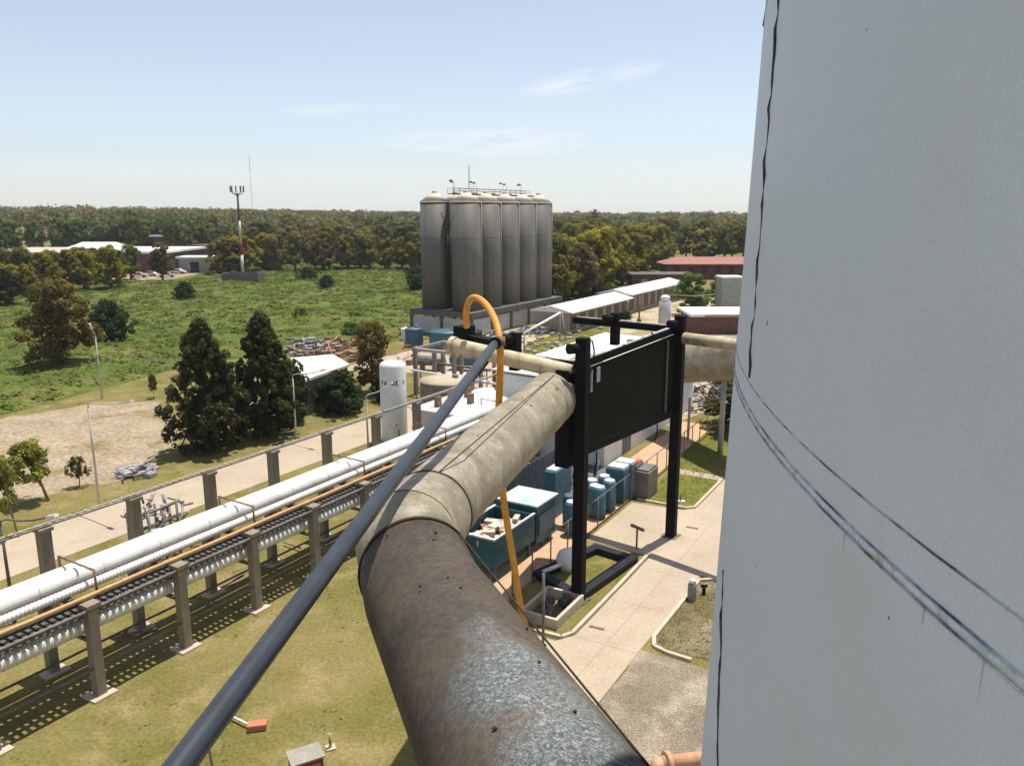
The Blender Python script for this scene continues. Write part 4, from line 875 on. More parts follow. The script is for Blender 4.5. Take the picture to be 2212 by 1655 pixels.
c = at(462, 1690); tag(MB().tube(smoothp([c, add(c, (0, 0, 0.6)), add(c, (-0.05, 0, 1.1)), add(c, (-0.1, 0.02, 1.6))]), 0.045, 8).build('bent_stake', M('stake_brown', (0.25, 0.21, 0.14))), 'thin bent stake in the lawn below the slanting tube', 'stake')

# ------------------------------------------------------------------ fermenter silos
def sil(i, row): return (-6.3 + 2.62 * i - 4.5 * row, 111.6 + 4.25 * i + 2.5 * row, 3.4)
silo = thing('steel_silo', sil(0, 0), '', 'silo', 'tall steel silos on one plinth')
c = sil(0, 0); HS = 14.7
MB().cyl(c, 2.05, HS, 48).build('shell', siloM, silo)
for z_ in (4.9, 9.8): MB().cyl(add(c, (0, 0, z_)), 2.075, 0.09, 48).build('hoop', siloM, silo)
MB().cyl(add(c, (0, 0, HS + 0.002)), 2.14, 0.12, 40).build('roof_rim', siloRoof, silo)
MB().tube([add(c, (0, 0, HS + 0.124)), add(c, (0, 0, HS + 1.3))], [2.1, 0.45], 40).build('cone_roof', siloRoof, silo)
MB().cyl(add(c, (0, 0, HS + 1.302)), 0.4, 0.3, 16).build('roof_hatch', siloRoof, silo)
MB().tube([add(c, (2.13, -0.25, 0)), add(c, (2.13, -0.25, HS))], 0.07, 6).build('lit_edge_strip', M('lit_edge_pale', (0.36, 0.33, 0.29)), silo)  # pale strip added to stand in for the silo's sunlit right edge
names = ['nearest silo, widest in view, front of the right-hand row', 'second silo of the right-hand row behind the nearest', 'third silo of the right-hand row, in its middle', 'fourth silo of the right-hand row', 'farthest silo, right end of the block', 'leftmost silo, set apart by a dark gap', 'silo behind the leftmost one, mostly hidden', 'middle silo of the hidden row, only its cone showing', 'fourth silo of the hidden row, only its cone showing', 'last silo of the hidden row, only its cone showing']
silo['label'] = 'tall grey steel ' + names[0]
kk = 0
for row in (0, 1):
    for i in range(5):
        if kk: dup(silo, sil(i, row), 'tall grey steel ' + names[kk])
        kk += 1
ra = math.atan2(4.25, 2.62)
def sg(a, b, z):  # silo grid: a along the row, b toward the camera-right
    c0 = sil(0, 0); e = (2.62 / 4.993, 4.25 / 4.993); f = (e[1], -e[0]); return (c0[0] + e[0] * a + f[0] * b, c0[1] + e[1] * a + f[1] * b, z)
pl = thing('silo_plinth', sg(10, -2.5, 0), 'concrete plinth with white panels carrying the steel silos', 'plinth')
def sbox(a0, a1, b0, b1, z0, z1):
    q = [(a0, b1), (a0, b0), (a1, b0), (a1, b1)]; return MB().hexa([sg(a, b, z0) for a, b in q], [sg(a, b, z1) for a, b in q])
dconc = M('plinth_concrete', (0.16, 0.15, 0.12), (0.10, 0.095, 0.08), scale=1, rough=0.9)
sbox(-3, 23, -7.9, 2.9, 2.6, 3.39).build('deck', dconc, pl)
for a in (-2.9, 2.2, 7.3, 12.4, 17.5, 22.6):
    for b_ in (-7.8, -2.5, 2.5): sbox(a - 0.1, a + 0.4, b_ - 0.1, b_ + 0.3, 0, 2.598).build('column', dconc, pl)
pw = M('plinth_white_panel', (0.55, 0.54, 0.53), (0.45, 0.44, 0.43), scale=1, rough=0.8)
for a in (-2.9, 2.2, 7.3, 12.4, 17.5): sbox(a + 0.45, a + 5.0, 2.45, 2.6, 0.1, 2.4).build('panel', pw, pl)
for b_ in (-7.8, -2.5): sbox(-2.85, -2.7, b_ + 0.35, b_ + 5.1, 0.1, 2.4).build('panel', pw, pl)
# gangway, lamps and mast on the silo tops
gw = thing('silo_gangway', sg(10, -2.5, 18.5), 'dark railed gangway linking the tops of the silos', 'gangway')
for a in (-0.5,): pass
MB_ = MB()
def sbeam(mb, a0, b0, z0, a1, b1, z1, wd, ht): return mb.beam(sg(a0, b0, z0), sg(a1, b1, z1), wd, ht)
g_ = MB(); sbeam(g_, 0, -2.6, 19.28, 21, -2.6, 19.28, 0.9, 0.12); g_.build('walkway', steel, gw)
for b_ in (-3.1, -2.1):
    m_ = MB(); sbeam(m_, 0, b_, 20.05, 21, b_, 20.05, 0.05, 0.05); sbeam(m_, 0, b_, 19.75, 21, b_, 19.75, 0.04, 0.04)
    for a in np.arange(0, 21.1, 1.5): m_.tube([sg(a, b_, 19.3), sg(a, b_, 20.05)], 0.025, 5)
    m_.build('railing', steel, gw)
for i in range(5):
    for b_, b1 in ((-2.1, 0),): m_ = MB(); sbeam(m_, i * 4.99, -2.1, 19.25, i * 4.99, -0.3, 19.15, 0.6, 0.2); m_.build('branch_walk', steel, gw)
lam = thing('silo_lamp', sg(-1.5, -1, 19.3), '', 'lamp', 'floodlights above the silos')
pq = sg(-1.5, -1, 18.9); MB().tube([pq, add(pq, (0, 0, 1.9)), add(pq, (-0.25, 0, 2.05))], 0.022, 5).build('pole', steel, lam)
MB().rbox(add(pq, (-0.35, 0, 1.95)), 0.4, 0.3, 0.22).build('lamp_head', M('lamp_dark', (0.12, 0.12, 0.13)), lam)
lam['label'] = 'leftmost small floodlight on a thin pole above the silo tops'
for kx, x in enumerate((990 - 1106, 1009 - 1106, 1040 - 1106, 1080 - 1106, 1115 - 1106, 1130 - 1106, 1153 - 1106)):
    k = (x + 145) / 190.0; p = sg(k * 21 - 1, -2.6 + (0.9 if kx % 2 else -0.9), 19.3); dup(lam, p, 'small floodlight above the silo tops, %s from the left' % ORD[kx + 1])
p = sg(9.5, -6.0, 18.6); am = thing('antenna_mast', p, 'thin lattice antenna standing among the silo tops', 'antenna')
m_ = MB()
for a in range(3): m_.tube([add(p, (0.16 * math.cos(a * 2.1), 0.16 * math.sin(a * 2.1), 0)), add(p, (0.10 * math.cos(a * 2.1), 0.10 * math.sin(a * 2.1), 4.9))], 0.025, 5)
for z in np.arange(0.3, 4.9, 0.45): m_.tube([add(p, (0.15, 0, z)), add(p, (-0.09, 0.13, z + 0.2)), add(p, (-0.09, -0.13, z + 0.4))], 0.02, 4)
m_.build('lattice', steel, am)
# ladder cage in the gap
lc = MB(); pa = sg(-1.2, -2.4, 3.4)
for s in (-0.25, 0.25): lc.tube([add(pa, (s, 0, 0)), add(pa, (s, 0, 15))], 0.04, 5)
for z in np.arange(0.3, 15, 0.6): lc.tube([add(pa, (-0.25, 0, z)), add(pa, (0.25, 0, z))], 0.03, 4)
tag(lc.build('ladder', black), 'tall ladder in the dark gap between the two left silos', 'ladder')

# ------------------------------------------------------------------ sheds and buildings on the right
def shed(u0, u1, v0, v1, h, label, bays, roofmat=roofw, wall=None, name='long_shed', cat='shed'):
    t = thing(name, G((u0 + u1) / 2, (v0 + v1) / 2), label, cat); wall = wall or M('shed_tan', (0.40, 0.33, 0.25), (0.3, 0.25, 0.19), scale=1, rough=0.9)
    MB().gbox(u0, u1, v0, v1 - 0.3, 0, h).build('wall', wall, t)
    r_ = MB(); vm_ = (v0 + v1) / 2
    r_.hexa([G(u0 - 0.4, v1 + 0.6, h + 0.002), G(u0 - 0.4, vm_, h + 0.002), G(u1 + 0.4, vm_, h + 0.002), G(u1 + 0.4, v1 + 0.6, h + 0.002)], [G(u0 - 0.4, v1 + 0.6, h + 0.1), G(u0 - 0.4, vm_, h + 0.9), G(u1 + 0.4, vm_, h + 0.9), G(u1 + 0.4, v1 + 0.6, h + 0.1)])
    r_.hexa([G(u0 - 0.4, vm_, h + 0.002), G(u0 - 0.4, v0 - 0.6, h + 0.002), G(u1 + 0.4, v0 - 0.6, h + 0.002), G(u1 + 0.4, vm_, h + 0.002)], [G(u0 - 0.4, vm_, h + 0.9), G(u0 - 0.4, v0 - 0.6, h + 0.1), G(u1 + 0.4, v0 - 0.6, h + 0.1), G(u1 + 0.4, vm_, h + 0.9)])
    r_.build('roof', roofmat, t)
    n = bays
    for i in range(n):
        a = u0 + (u1 - u0) * (i + 0.2) / n; b_ = u0 + (u1 - u0) * (i + 0.8) / n
        MB().gbox(a, b_, v1 - 0.29, v1 - 0.22, 0.5, h - 0.5).build('bay_opening', M('bay_shade', (0.12, 0.10, 0.08)), t)
    return t
shed(100, 122, -54.5, -48.8, 3.0, 'nearer long shed with a bright white roof right of the silos', 7)
shed(125, 152, -55.5, -50, 3.2, 'farther long shed with a bright white roof before the green tree', 8)
rbld = thing('red_roof_building', at(1520, 600), 'long brick building with a red tiled roof by the white tank', 'building')
a0 = at(1440, 604); MB().box(a0[0], a0[0] + 40, a0[1], a0[1] + 10, 0, 3.7).build('wall', brick, rbld)
x0, y0 = a0[0] - 1, a0[1] - 1
MB().hexa([(x0, y0, 3.702), (x0 + 42, y0, 3.702), (x0 + 42, y0 + 12, 3.702), (x0, y0 + 12, 3.702)], [(x0, y0, 3.9), (x0 + 42, y0, 3.9), (x0 + 38, y0 + 6, 5.4), (x0 + 4, y0 + 6, 5.4)]).build('roof', roofred, rbld)
for i in range(8): MB().box(a0[0] + 2 + i * 3.4, a0[0] + 3.4 + i * 3.4, a0[1] - 0.06, a0[1] - 0.01, 1.6, 3.2).build('window', dark, rbld)
b2 = thing('brick_annex', at(1400, 622), 'low brown brick annex left of the red-roofed building', 'building')
a1 = at(1365, 625); MB().box(a1[0], a1[0] + 13, a1[1], a1[1] + 7, 0, 3.0).build('wall', brick, b2); MB().box(a1[0] - 0.4, a1[0] + 13.4, a1[1] - 0.4, a1[1] + 7.4, 3.002, 3.3).build('roof', dconc, b2)
for i in range(3): MB().box(a1[0] + 2 + i * 3.6, a1[0] + 3.4 + i * 3.6, a1[1] - 0.06, a1[1] - 0.01, 1.0, 2.2).build('window', M('pale_window', (0.4, 0.38, 0.33)), b2)
b3 = thing('flat_roof_building', at(1545, 720), 'flat brick building with a white slab roof beside the white tank', 'building')
a2 = at(1495, 722); MB().box(a2[0], a2[0] + 14, a2[1], a2[1] + 8, 0, 2.5).build('wall', brick, b3); MB().box(a2[0] - 0.5, a2[0] + 14.5, a2[1] - 0.6, a2[1] + 8.5, 2.502, 2.85).build('roof', roofw, b3)
MB().box(a2[0] + 1.5, a2[0] + 10, a2[1] - 0.62, a2[1] - 0.605, 2.52, 2.83).build('fascia', M('pink_fascia', (0.5, 0.3, 0.24)), b3)
wtk = thing('water_tank_block', at(1590, 690), 'pale grey water tank block next to the white tank', 'tank'); c = at(1585, 700); c = (c[0] + 0.6, c[1] + 6, 0)
MB().rbox(c, 3.4, 3.0, 6.6, 0.1).build('block', M('pale_grey_block', (0.34, 0.36, 0.33)), wtk); MB().rbox(add(c, (0, 0, 6.602)), 3.7, 3.3, 0.25, 0.1).build('block_cap', white, wtk)
lv = thing('lilac_tank', at(1434, 718), 'slim lilac-white upright tank right of the tower', 'tank'); c = at(1434, 722)
MB().lathe(c, [(0.85, 0), (0.85, 4.6), (0.6, 4.8), (0.58, 5.3), (0.01, 5.5)], 24).build('tank_shell', M('lilac_white', (0.52, 0.49, 0.55), (0.45, 0.42, 0.47), scale=1), lv)
MB().lathe(add(c, (0, 0, 5.0)), [(0.7, 0), (0.65, 0.3), (0.3, 0.5), (0.01, 0.55)], 20).build('tank_cap', white, lv)
c = at(1380, 702); t = thing('dark_pole', c, 'dark pole with a rusty foot between the shed and the lilac tank', 'pole'); MB().tube([c, add(c, (0, 0, 4.4))], 0.13, 8).build('shaft', brown, t); MB().rbox(c, 0.6, 0.6, 0.9).build('foot', brown, t)
gcb = thing('grey_cabinet', at(1345, 690), 'grey-green cabinet behind the tower corner post', 'cabinet'); c = at(1338, 680); MB().rbox(c, 2.4, 1.6, 2.2, 0.2).build('body', M('cabinet_green', (0.12, 0.15, 0.14)), gcb); MB().rbox(add(c, (0, 0, 2.202)), 2.6, 1.8, 0.12, 0.2).build('cabinet_top', wallg, gcb)
# white conveyor pipe
cv0 = at(1132, 720, 2.2); cv1 = at(1210, 676, 3.8); cp_ = thing('conveyor_pipe', (cv1[0], cv1[1], 0), 'thin white inclined pipe on a leg in front of the plinth', 'pipe')
MB().tube([cv0, cv1], 0.16, 8).build('pipe_body', white, cp_)
for dx in (0, 0.8): MB().tube([(cv1[0] + dx, cv1[1], 0), (cv1[0] + dx * 0.3, cv1[1], cv1[2])], 0.09, 6).build('leg', M('leg_grey', (0.35, 0.33, 0.3)), cp_)
MB().tube([(cv0[0], cv0[1], 0), (cv0[0], cv0[1], cv0[2])], 0.09, 6).build('leg', MATS['leg_grey'], cp_)
# white post under duct on the right and others
for x, y, hh, lb in ((1486, 968, 3.2, 'short pale post on the shaded lawn below the duct'),):
    c = at(x, y - 20); tag(MB().tube([c, add(c, (0, 0, hh))], 0.16 if hh > 5 else 0.1, 10).build('pale_post', M('pale_post_grey', (0.4, 0.38, 0.35))), lb, 'post')
wire = MB().tube([at(1445, 637, 5), at(1500, 640, 5.0), at(1545, 636, 5.5)], 0.06, 5); tag(wire.build('thin_pipe', M('wire_pale', (0.4, 0.37, 0.28))), 'thin pale overhead pipe in front of the round green tree', 'pipe')

# ------------------------------------------------------------------ left background: buildings, mast, enclosure
fb = thing('factory_building', at(150, 590), 'long low brown brick factory with pale roof edge on the far left', 'building')
ya = at(0, 592)[1]; xa = at(-60, 592)[0]; xb = at(375, 588)[0]
MB().box(xa, xb, ya, ya + 30, 0, 5.5).build('wall', brick, fb)
MB().box(xa - 1, at(165, 592)[0], ya - 1.2, ya + 31, 5.502, 5.9).build('roof', M('pale_tan_roof', (0.55, 0.46, 0.36)), fb)
MB().box(at(165, 592)[0] + 0.02, xb + 1, ya - 1.2, ya + 31, 5.506, 6.1).build('roof', roofw, fb)
xm = at(150, 592)[0] - 5.5; MB().hexa([(xm, ya + 8, 6.12), (xm + 11.5, ya + 8, 6.12), (xm + 11.5, ya + 26, 6.12), (xm, ya + 26, 6.12)], [(xm + 0.5, ya + 8, 6.5), (xm + 11.5, ya + 8, 6.5), (xm + 11, ya + 17, 8.0), (xm + 1, ya + 17, 8.0)]).build('roof_light', roofw, fb)
for k in range(7): MB().box(xa + 5 + k * 5.2, xa + 8 + k * 5.2, ya - 0.06, ya - 0.01, 1.5, 3.6).build('window', dark, fb)
wb = thing('white_roof_hall', at(355, 560), 'small far hall with a white roof strip behind the factory', 'building')
c = at(340, 556); MB().box(c[0] - 1, c[0] + 9, c[1], c[1] + 8, 0, 7.5).build('wall', brick, wb); MB().box(c[0] - 2, c[0] + 10, c[1] - 1, c[1] + 9, 7.502, 8.1).build('roof', roofw, wb)
tr = thing('brown_hall', at(420, 570), 'long dark brown hall behind the pale blue shed', 'building')
c = at(385, 574); MB().box(c[0], c[0] + 17, c[1] + 10, c[1] + 22, 0, 5.6).build('wall', brick, tr); MB().box(c[0] - 0.5, c[0] + 17.5, c[1] + 9.5, c[1] + 22.5, 5.602, 5.9).build('roof', M('dark_roof', (0.10, 0.06, 0.05)), tr)
bs = thing('blue_shed', at(440, 588), 'pale blue shed with a white roof and dark doorway near the mast', 'shed')
c = at(388, 590); c2 = at(462, 590); MB().box(c[0], c2[0], c[1], c[1] + 6, 0, 4.0).build('wall', M('pale_blue_wall', (0.26, 0.31, 0.34), (0.33, 0.33, 0.31), scale=0.1), bs)
MB().box(c[0] - 0.5, c2[0] + 0.6, c[1] - 0.8, c[1] + 6.5, 4.002, 4.5).build('roof', roofw, bs)
MB().box(c[0] + 3.2, c[0] + 5.6, c[1] - 0.06, c[1] - 0.01, 0.1, 3.0).build('doorway', dark, bs)
en = thing('block_enclosure', at(520, 612), 'low grey block wall enclosure around the mast foot', 'wall')
c = at(480, 612); c2 = at(558, 612)
for bxs in ((c[0], c2[0], c[1], c[1] + 0.3), (c[0], c2[0], c[1] + 5, c[1] + 5.3), (c[0], c[0] + 0.3, c[1] + 0.301, c[1] + 4.999), (c2[0] - 0.3, c2[0], c[1] + 0.301, c[1] + 4.999)):
    MB().box(*bxs, 0, 2.3).build('wall_side', M('block_grey', (0.16, 0.15, 0.14), (0.11, 0.105, 0.095), scale=0.8), en)
ms = at(523, 606); ms = (ms[0], ms[1] + 1.0, 0); mt = thing('radio_mast', ms, 'red and white radio mast with an antenna crown', 'mast')
redp = M('mast_red', (0.30, 0.07, 0.05), rough=0.6)
segs = [(0, 2.2, redp), (2.2, 6.2, white), (6.2, 10.4, redp), (10.4, 14.6, white), (14.6, 17.4, redp), (17.4, 21.2, M('mast_grey', (0.22, 0.22, 0.23)))]
for za, zb, mm_ in segs: MB().tube([(ms[0], ms[1], za), (ms[0], ms[1], zb - 0.002)], [0.42 - za * 0.009, 0.42 - zb * 0.009], 10).build('mast_section', mm_, mt)
cr_ = MB(); T_ = (ms[0], ms[1], 21.2)
for k in range(9):
    a = k * 2 * math.pi / 9; e = add(T_, (1.6 * math.cos(a), 1.6 * math.sin(a), 0.5)); cr_.tube([add(T_, (0, 0, -0.9)), e], 0.05, 5); cr_.rbox(add(e, (0, 0, -0.3)), 0.28, 0.22, 1.5, a)
cr_.lathe(add(T_, (0, 0, -0.2)), [(1.3, 0), (1.3, 0.12)], 16); cr_.build('antenna_crown', MATS['mast_grey'], mt)
c = at(553, 566); c = (c[0] * 1.9, c[1] * 1.9, 0); fm = thing('thin_mast', c, 'very thin red and white guyed mast beyond the radio mast', 'mast')
for k in range(8):
    za, zb = k * 6.6, k * 6.6 + 6.6
    if k >= 6: zb = za + 6.0
    MB().tube([(c[0], c[1], za), (c[0], c[1], zb - 0.01)], 0.12, 6).build('mast_section', redp if k % 2 == 0 else M('mast_pale', (0.45, 0.45, 0.47)), fm)

# cars
carw = M('car_white', (0.78, 0.77, 0.75), rough=0.3)
car = thing('parked_car', (0, 0, 0), '', 'car', 'white cars parked in front of the factory')
cb = MB()
prof_ = [(-2.1, .35), (-2.15, .75), (-1.6, .9), (-1.05, 1.35), (0.55, 1.4), (1.2, .95), (2.0, .82), (2.1, .4)]
L_ = [(x, -0.82, z) for x, z in prof_]; R_ = [(x, 0.82, z) for x, z in prof_]; n = len(prof_)
cb.v = L_ + R_; cb.f = [tuple(range(n)), tuple(range(2 * n - 1, n - 1, -1))] + [(i, i + n, (i + 1) % n + n, (i + 1) % n) for i in range(n)]; cb.sm = [False] * len(cb.f)
cb.build('body', carw, car)
wn = MB()
for s in (-0.825, 0.825): wn.poly([(-1.35, s, .95), (0.9, s, .95), (0.45, s, 1.3), (-1.0, s, 1.3)])
wn.build('windows', dark, car)
for x in (-1.3, 1.3):
    for y in (-0.75, 0.75): MB().tube([(x, y - 0.1, .33), (x, y + 0.1, .33)], .33, 12).build('wheel', M('tyre', (0.02, 0.02, 0.02)), car)
cl = [(318, 578), (345, 586), (365, 574), (385, 592), (330, 597), (300, 600), (360, 600), (408, 583), (395, 578), (232, 598)]
nm_ = ['white car parked farthest from the mast before the brick wall', 'white car parked in the middle of the factory yard', 'white car parked against the factory wall left of the lone tree', 'white car parked nearest the pale blue shed corner', 'white car at the front edge of the yard beside the bushes', 'leftmost white car of the front line by the field', 'white car in the front line below the lone tree', 'white car standing just left of the blue shed doorway', 'white car between the lone tree and the blue shed', 'white car half hidden by the left tree group']
for k, ((x, y), lb) in enumerate(zip(cl, nm_)):
    p = at(x, y)
    if k == 0: car.location = p; car['label'] = lb; car.rotation_euler = (0, 0, 0.4)
    else: dup(car, p, lb, rz=rr.uniform(-0.6, 1.2))

# ------------------------------------------------------------------ street lamps
def lamp(fx_, fy_, hh, hx, hy_, label, mat=None):
    c = at(fx_, fy_); e = at(hx, hy_, hh); mat = mat or M('lamp_white', (0.55, 0.54, 0.50), rough=0.5)
    e = (c[0] + (e[0] - c[0]) * 1.0, c[1] + (e[1] - c[1]) * 0.3, hh)
    t = thing('street_lamp', c, label, 'street lamp'); k = add(c, (0, 0, hh - 0.9))
    MB().tube([c, add(c, (0, 0, hh * 0.5)), k], [0.08, 0.065, 0.05], 8).build('pole', mat, t)
    MB().tube(smoothp([k, add(k, (0, 0, 0.35)), add(k, mul(sub(e, k), 0.6)), e], 1), 0.04, 6).build('arm', mat, t)
    dd = nrm(sub(e, k)); MB().beam(e, add(e, mul(dd, 0.55)), 0.2, 0.12).build('lamp_head', white, t)
lamp(221, 862, 6.6, 186, 714, 'pale street lamp at the edge of the green field')
lamp(215, 1092, 6.8, 172, 918, 'pale street lamp standing between the dirt patch and the road')
lamp(640, 948, 5.6, 666, 824, 'pale street lamp in front of the tall dark trees')
lamp(797, 1010, 5.6, 832, 838, 'street lamp whose arm crosses the upright white tank')
lamp(32, 1345, 5.2, 8, 1180, 'thin grey street lamp at the lower left by the road', steel)

# ------------------------------------------------------------------ plants
def leaf_arrays(blobs, n, size, seed, up=0.3, dens=None):
    rg = np.random.default_rng(seed); B = np.array(blobs, float)
    wgt = (B[:, 3] * B[:, 4]); wgt /= wgt.sum(); k = rg.choice(len(B), n, p=wgt); b = B[k]
    d = rg.normal(size=(n, 3)); d /= np.linalg.norm(d, axis=1)[:, None]
    rad = rg.uniform(0.45, 1.08, n) ** 0.6
    p = b[:, :3] + d * np.stack([b[:, 3], b[:, 3], b[:, 4]], 1) * rad[:, None]
    nn = d + rg.normal(size=(n, 3)) * 0.34; nn[:, 2] += up; nn /= np.linalg.norm(nn, axis=1)[:, None]
    a = np.cross(nn, rg.normal(size=(n, 3))); a /= np.linalg.norm(a, axis=1)[:, None]; c = np.cross(nn, a)
    s = size * rg.uniform(0.5, 1.25, n)[:, None]; s2 = s * rg.uniform(0.45, 0.9, n)[:, None]
    q = np.stack([p - a * s - c * s2 * 0.3, p + c * s2 - a * s * 0.2, p + a * s + c * s2 * 0.25, p - c * s2 + a * s * 0.25], 1)
    return q.reshape(-1, 3)
def leaf_mesh(name, arr, mat):
    n = len(arr) // 4; me = bpy.data.meshes.new(name); me.vertices.add(4 * n); me.vertices.foreach_set('co', arr.astype(np.float32).ravel())
    me.loops.add(4 * n); me.loops.foreach_set('vertex_index', np.arange(4 * n, dtype=np.int32)); me.polygons.add(n)
    me.polygons.foreach_set('loop_start', np.arange(0, 4 * n, 4, dtype=np.int32)); me.polygons.foreach_set('loop_total', np.full(n, 4, dtype=np.int32))
    me.materials.append(mat); me.update(); me.validate(); return me
def blobs_round(h, w_, seed, base=0.3, nb=80):
    rg = random.Random(seed); o = []; ph = [rg.uniform(0, 6.28) for _ in range(4)]
    for _ in range(nb):
        t = rg.random(); z = h * (base + (0.94 - base) * t); prof = math.sin(math.pi * (0.20 + 0.70 * t)) ** 0.8; a = rg.uniform(0, 6.28)
        env = 0.80 + 0.22 * math.sin(2 * a + ph[0] + 3 * t) + 0.14 * math.sin(5 * a + ph[1] - 5 * t) + 0.10 * math.sin(9 * t + ph[2])
        r_ = w_ / 2 * prof * env * math.sqrt(rg.uniform(0.12, 1)); s = w_ * rg.uniform(0.055, 0.115)
        o.append((r_ * math.cos(a), r_ * math.sin(a), z, s, s * rg.uniform(0.6, 0.95)))
    return o
def blobs_oval(h, w_, seed, base=0.06, nb=300):
    rg = random.Random(seed); o = []; ph = [rg.uniform(0, 6.28) for _ in range(4)]
    for _ in range(nb):
        t = rg.random() ** 1.1; z = h * (base + (0.97 - base) * t); prof = min(1.0, 0.72 + t * 1.4) * (1 - max(0, t - 0.3) / 0.7) ** 0.68 + 0.05; a = rg.uniform(0, 6.28)
        env = 0.90 + 0.12 * math.sin(2 * a + ph[0] + 4 * t) + 0.10 * math.sin(4 * a + ph[1] - 7 * t) + 0.12 * math.sin(14 * t + ph[2] + a)
        r_ = w_ / 2 * prof * env * math.sqrt(rg.uniform(0.1, 1)); s = w_ * rg.uniform(0.03, 0.06)
        o.append((r_ * math.cos(a), r_ * math.sin(a), z, s, s * rg.uniform(0.9, 1.9)))
    return o
def trunk_mb(h, w_, seed, blobs, lean=0.0):
    rg = random.Random(seed); m_ = MB(); r0_ = 0.03 * h; top = (lean * h * 0.5, 0, h * 0.72)
    m_.tube([(0, 0, -0.1), (lean * h * 0.2 + rg.uniform(-.1, .1), rg.uniform(-.1, .1), h * 0.3), top], [r0_, r0_ * 0.75, r0_ * 0.3], 8)
    for b in rg.sample(blobs, min(6, len(blobs))):
        t = rg.uniform(0.3, 0.75); s = (lean * h * 0.5 * t, 0, h * 0.72 * t); m_.tube([s, add(mul(s, .5), add(mul((b[0], b[1], b[2]), .5), (0, 0, 0.1))), (b[0], b[1], b[2])], [r0_ * .45, r0_ * .3, r0_ * .12], 6)
    return m_
PROTO = {}
def proto(key, kind, h, w_, mat, n, size, seed, base=0.3, bk=None, nb=None, lean=0.0, offx=0.0):
    bl_ = blobs_oval(h, w_, seed, base, nb or 300) if kind == 'cone' else blobs_round(h, w_, seed, base, (nb or 24) * 4)
    if lean: bl_ = [(b[0] + lean * h * 0.5, b[1], b[2], b[3], b[4]) for b in bl_]
    cm = leaf_mesh('crown', leaf_arrays(bl_, n, size, seed), mat)
    tmb = trunk_mb(h, w_, seed, bl_, lean); tme = bpy.data.meshes.new('trunk'); tme.from_pydata(tmb.v, [], tmb.f); tme.polygons.foreach_set('use_smooth', tmb.sm); tme.materials.append(bk or bark)
    PROTO[key] = (cm, tme, h, w_)
def plant(key, p, h, label, name='tree', cat='tree', group=None, wid=None, rz=None):
    cm, tme, ph, pw_ = PROTO[key]; t = thing(name, p, label, cat, group)
    s = h / ph; sw = s if wid is None else wid / pw_
    t.scale = (sw, sw, s); t.rotation_euler = (0, 0, rnd.uniform(0, 6.28) if rz is None else rz)
    c = bpy.data.objects.new('crown', cm); COL.objects.link(c); c.parent = t; q = bpy.data.objects.new('trunk', tme); COL.objects.link(q); q.parent = t; return t
proto('olive', 'round', 12, 9, leaf_olive, 9000, 0.25, 11, 0.22)
proto('olive2', 'round', 12, 10, leaf_olive, 9000, 0.25, 12, 0.15, nb=30)
proto('gold', 'round', 12, 9, leaf_gold, 9000, 0.25, 13, 0.2)
proto('gold2', 'round', 12, 8, leaf_gold, 9000, 0.25, 14, 0.12, nb=28)
proto('dark', 'round', 12, 9, leaf_dark, 9000, 0.25, 15, 0.15)
proto('green', 'round', 10, 9, leaf_green, 9000, 0.25, 16, 0.12)
proto('brown', 'round', 12, 9, leaf_brown, 9000, 0.25, 17, 0.2)
proto('pine', 'cone', 10, 5.4, M('casuarina_needles', (0.085, 0.082, 0.024), (0.05, 0.056, 0.018), scale=0.8, **LF), 34000, 0.11, 18, 0.05, nb=620)
proto('pine2', 'cone', 10, 4.4, MATS['casuarina_needles'], 30000, 0.11, 19, 0.05, nb=560)
proto('bush', 'round', 3, 4.5, leaf_green, 3600, 0.16, 20, 0.05, nb=26)
proto('darkbush', 'round', 4, 5, M('deep_green_leaves', (0.055, 0.092, 0.020), (0.036, 0.06, 0.016), scale=0.8, objr=0.15, **LF), 4600, 0.17, 21, 0.08, nb=28)
proto('fine', 'round', 10, 7.4, M('rusty_olive_leaves', (0.20, 0.135, 0.035), (0.11, 0.095, 0.028), scale=0.5, objr=0.1, **LF), 12000, 0.18, 22, 0.12, nb=40)
proto('scrub', 'round', 3.5, 3.6, M('fresh_olive_leaves', (0.12, 0.115, 0.03), (0.07, 0.075, 0.02), scale=0.8, objr=0.1, **LF), 3200, 0.10, 23, 0.35, bk=barkp, nb=20)
proto('leany', 'round', 4.0, 3.4, leaf_olive, 3800, 0.11, 24, 0.42, bk=barkp, nb=22, lean=-0.5)
def hgt(x, yb, yt):   # height of something at foot (x,yb) whose top shows at yt
    p = at(x, yb); b = (yt - 827.5) / FL; dz = sP + b * cP; dy = cP - b * sP; return H - dz / dy * p[1], p
def T(key, x, yb, yt, wpx, label, name='tree', cat='tree', rz=None, group=None):
    hh, p = hgt(x, yb, yt); zc = p[1] * cP + H * sP; return plant(key, p, hh, label, name, cat, group, wid=wpx / FL * zc, rz=rz)
T('pine', 452, 972, 688, 172, 'tall dark casuarina tree nearest the road, left of the pair', 'casuarina_tree')
T('pine2', 576, 942, 668, 150, 'second tall dark casuarina right of the nearest one', 'casuarina_tree')
T('darkbush', 628, 912, 775, 110, 'lower dark tree leaning against the right casuarina', 'dark_tree')
T('darkbush', 735, 892, 800, 122, 'low rounded dark tree before the slab-roofed hut', 'dark_tree')
T('fine', 806, 850, 690, 92, 'fine-leaved dark tree left of the upright white tank', 'dark_tree')
T('darkbush', 830, 868, 800, 60, 'small dark bush behind the upright white tank', 'bush', 'bush')
T('fine', 134, 795, 598, 150, 'rusty olive tree standing alone in the green field on the left', 'olive_tree')
T('darkbush', 240, 738, 648, 108, 'dark green bushy tree right of the rusty olive tree', 'dark_tree')
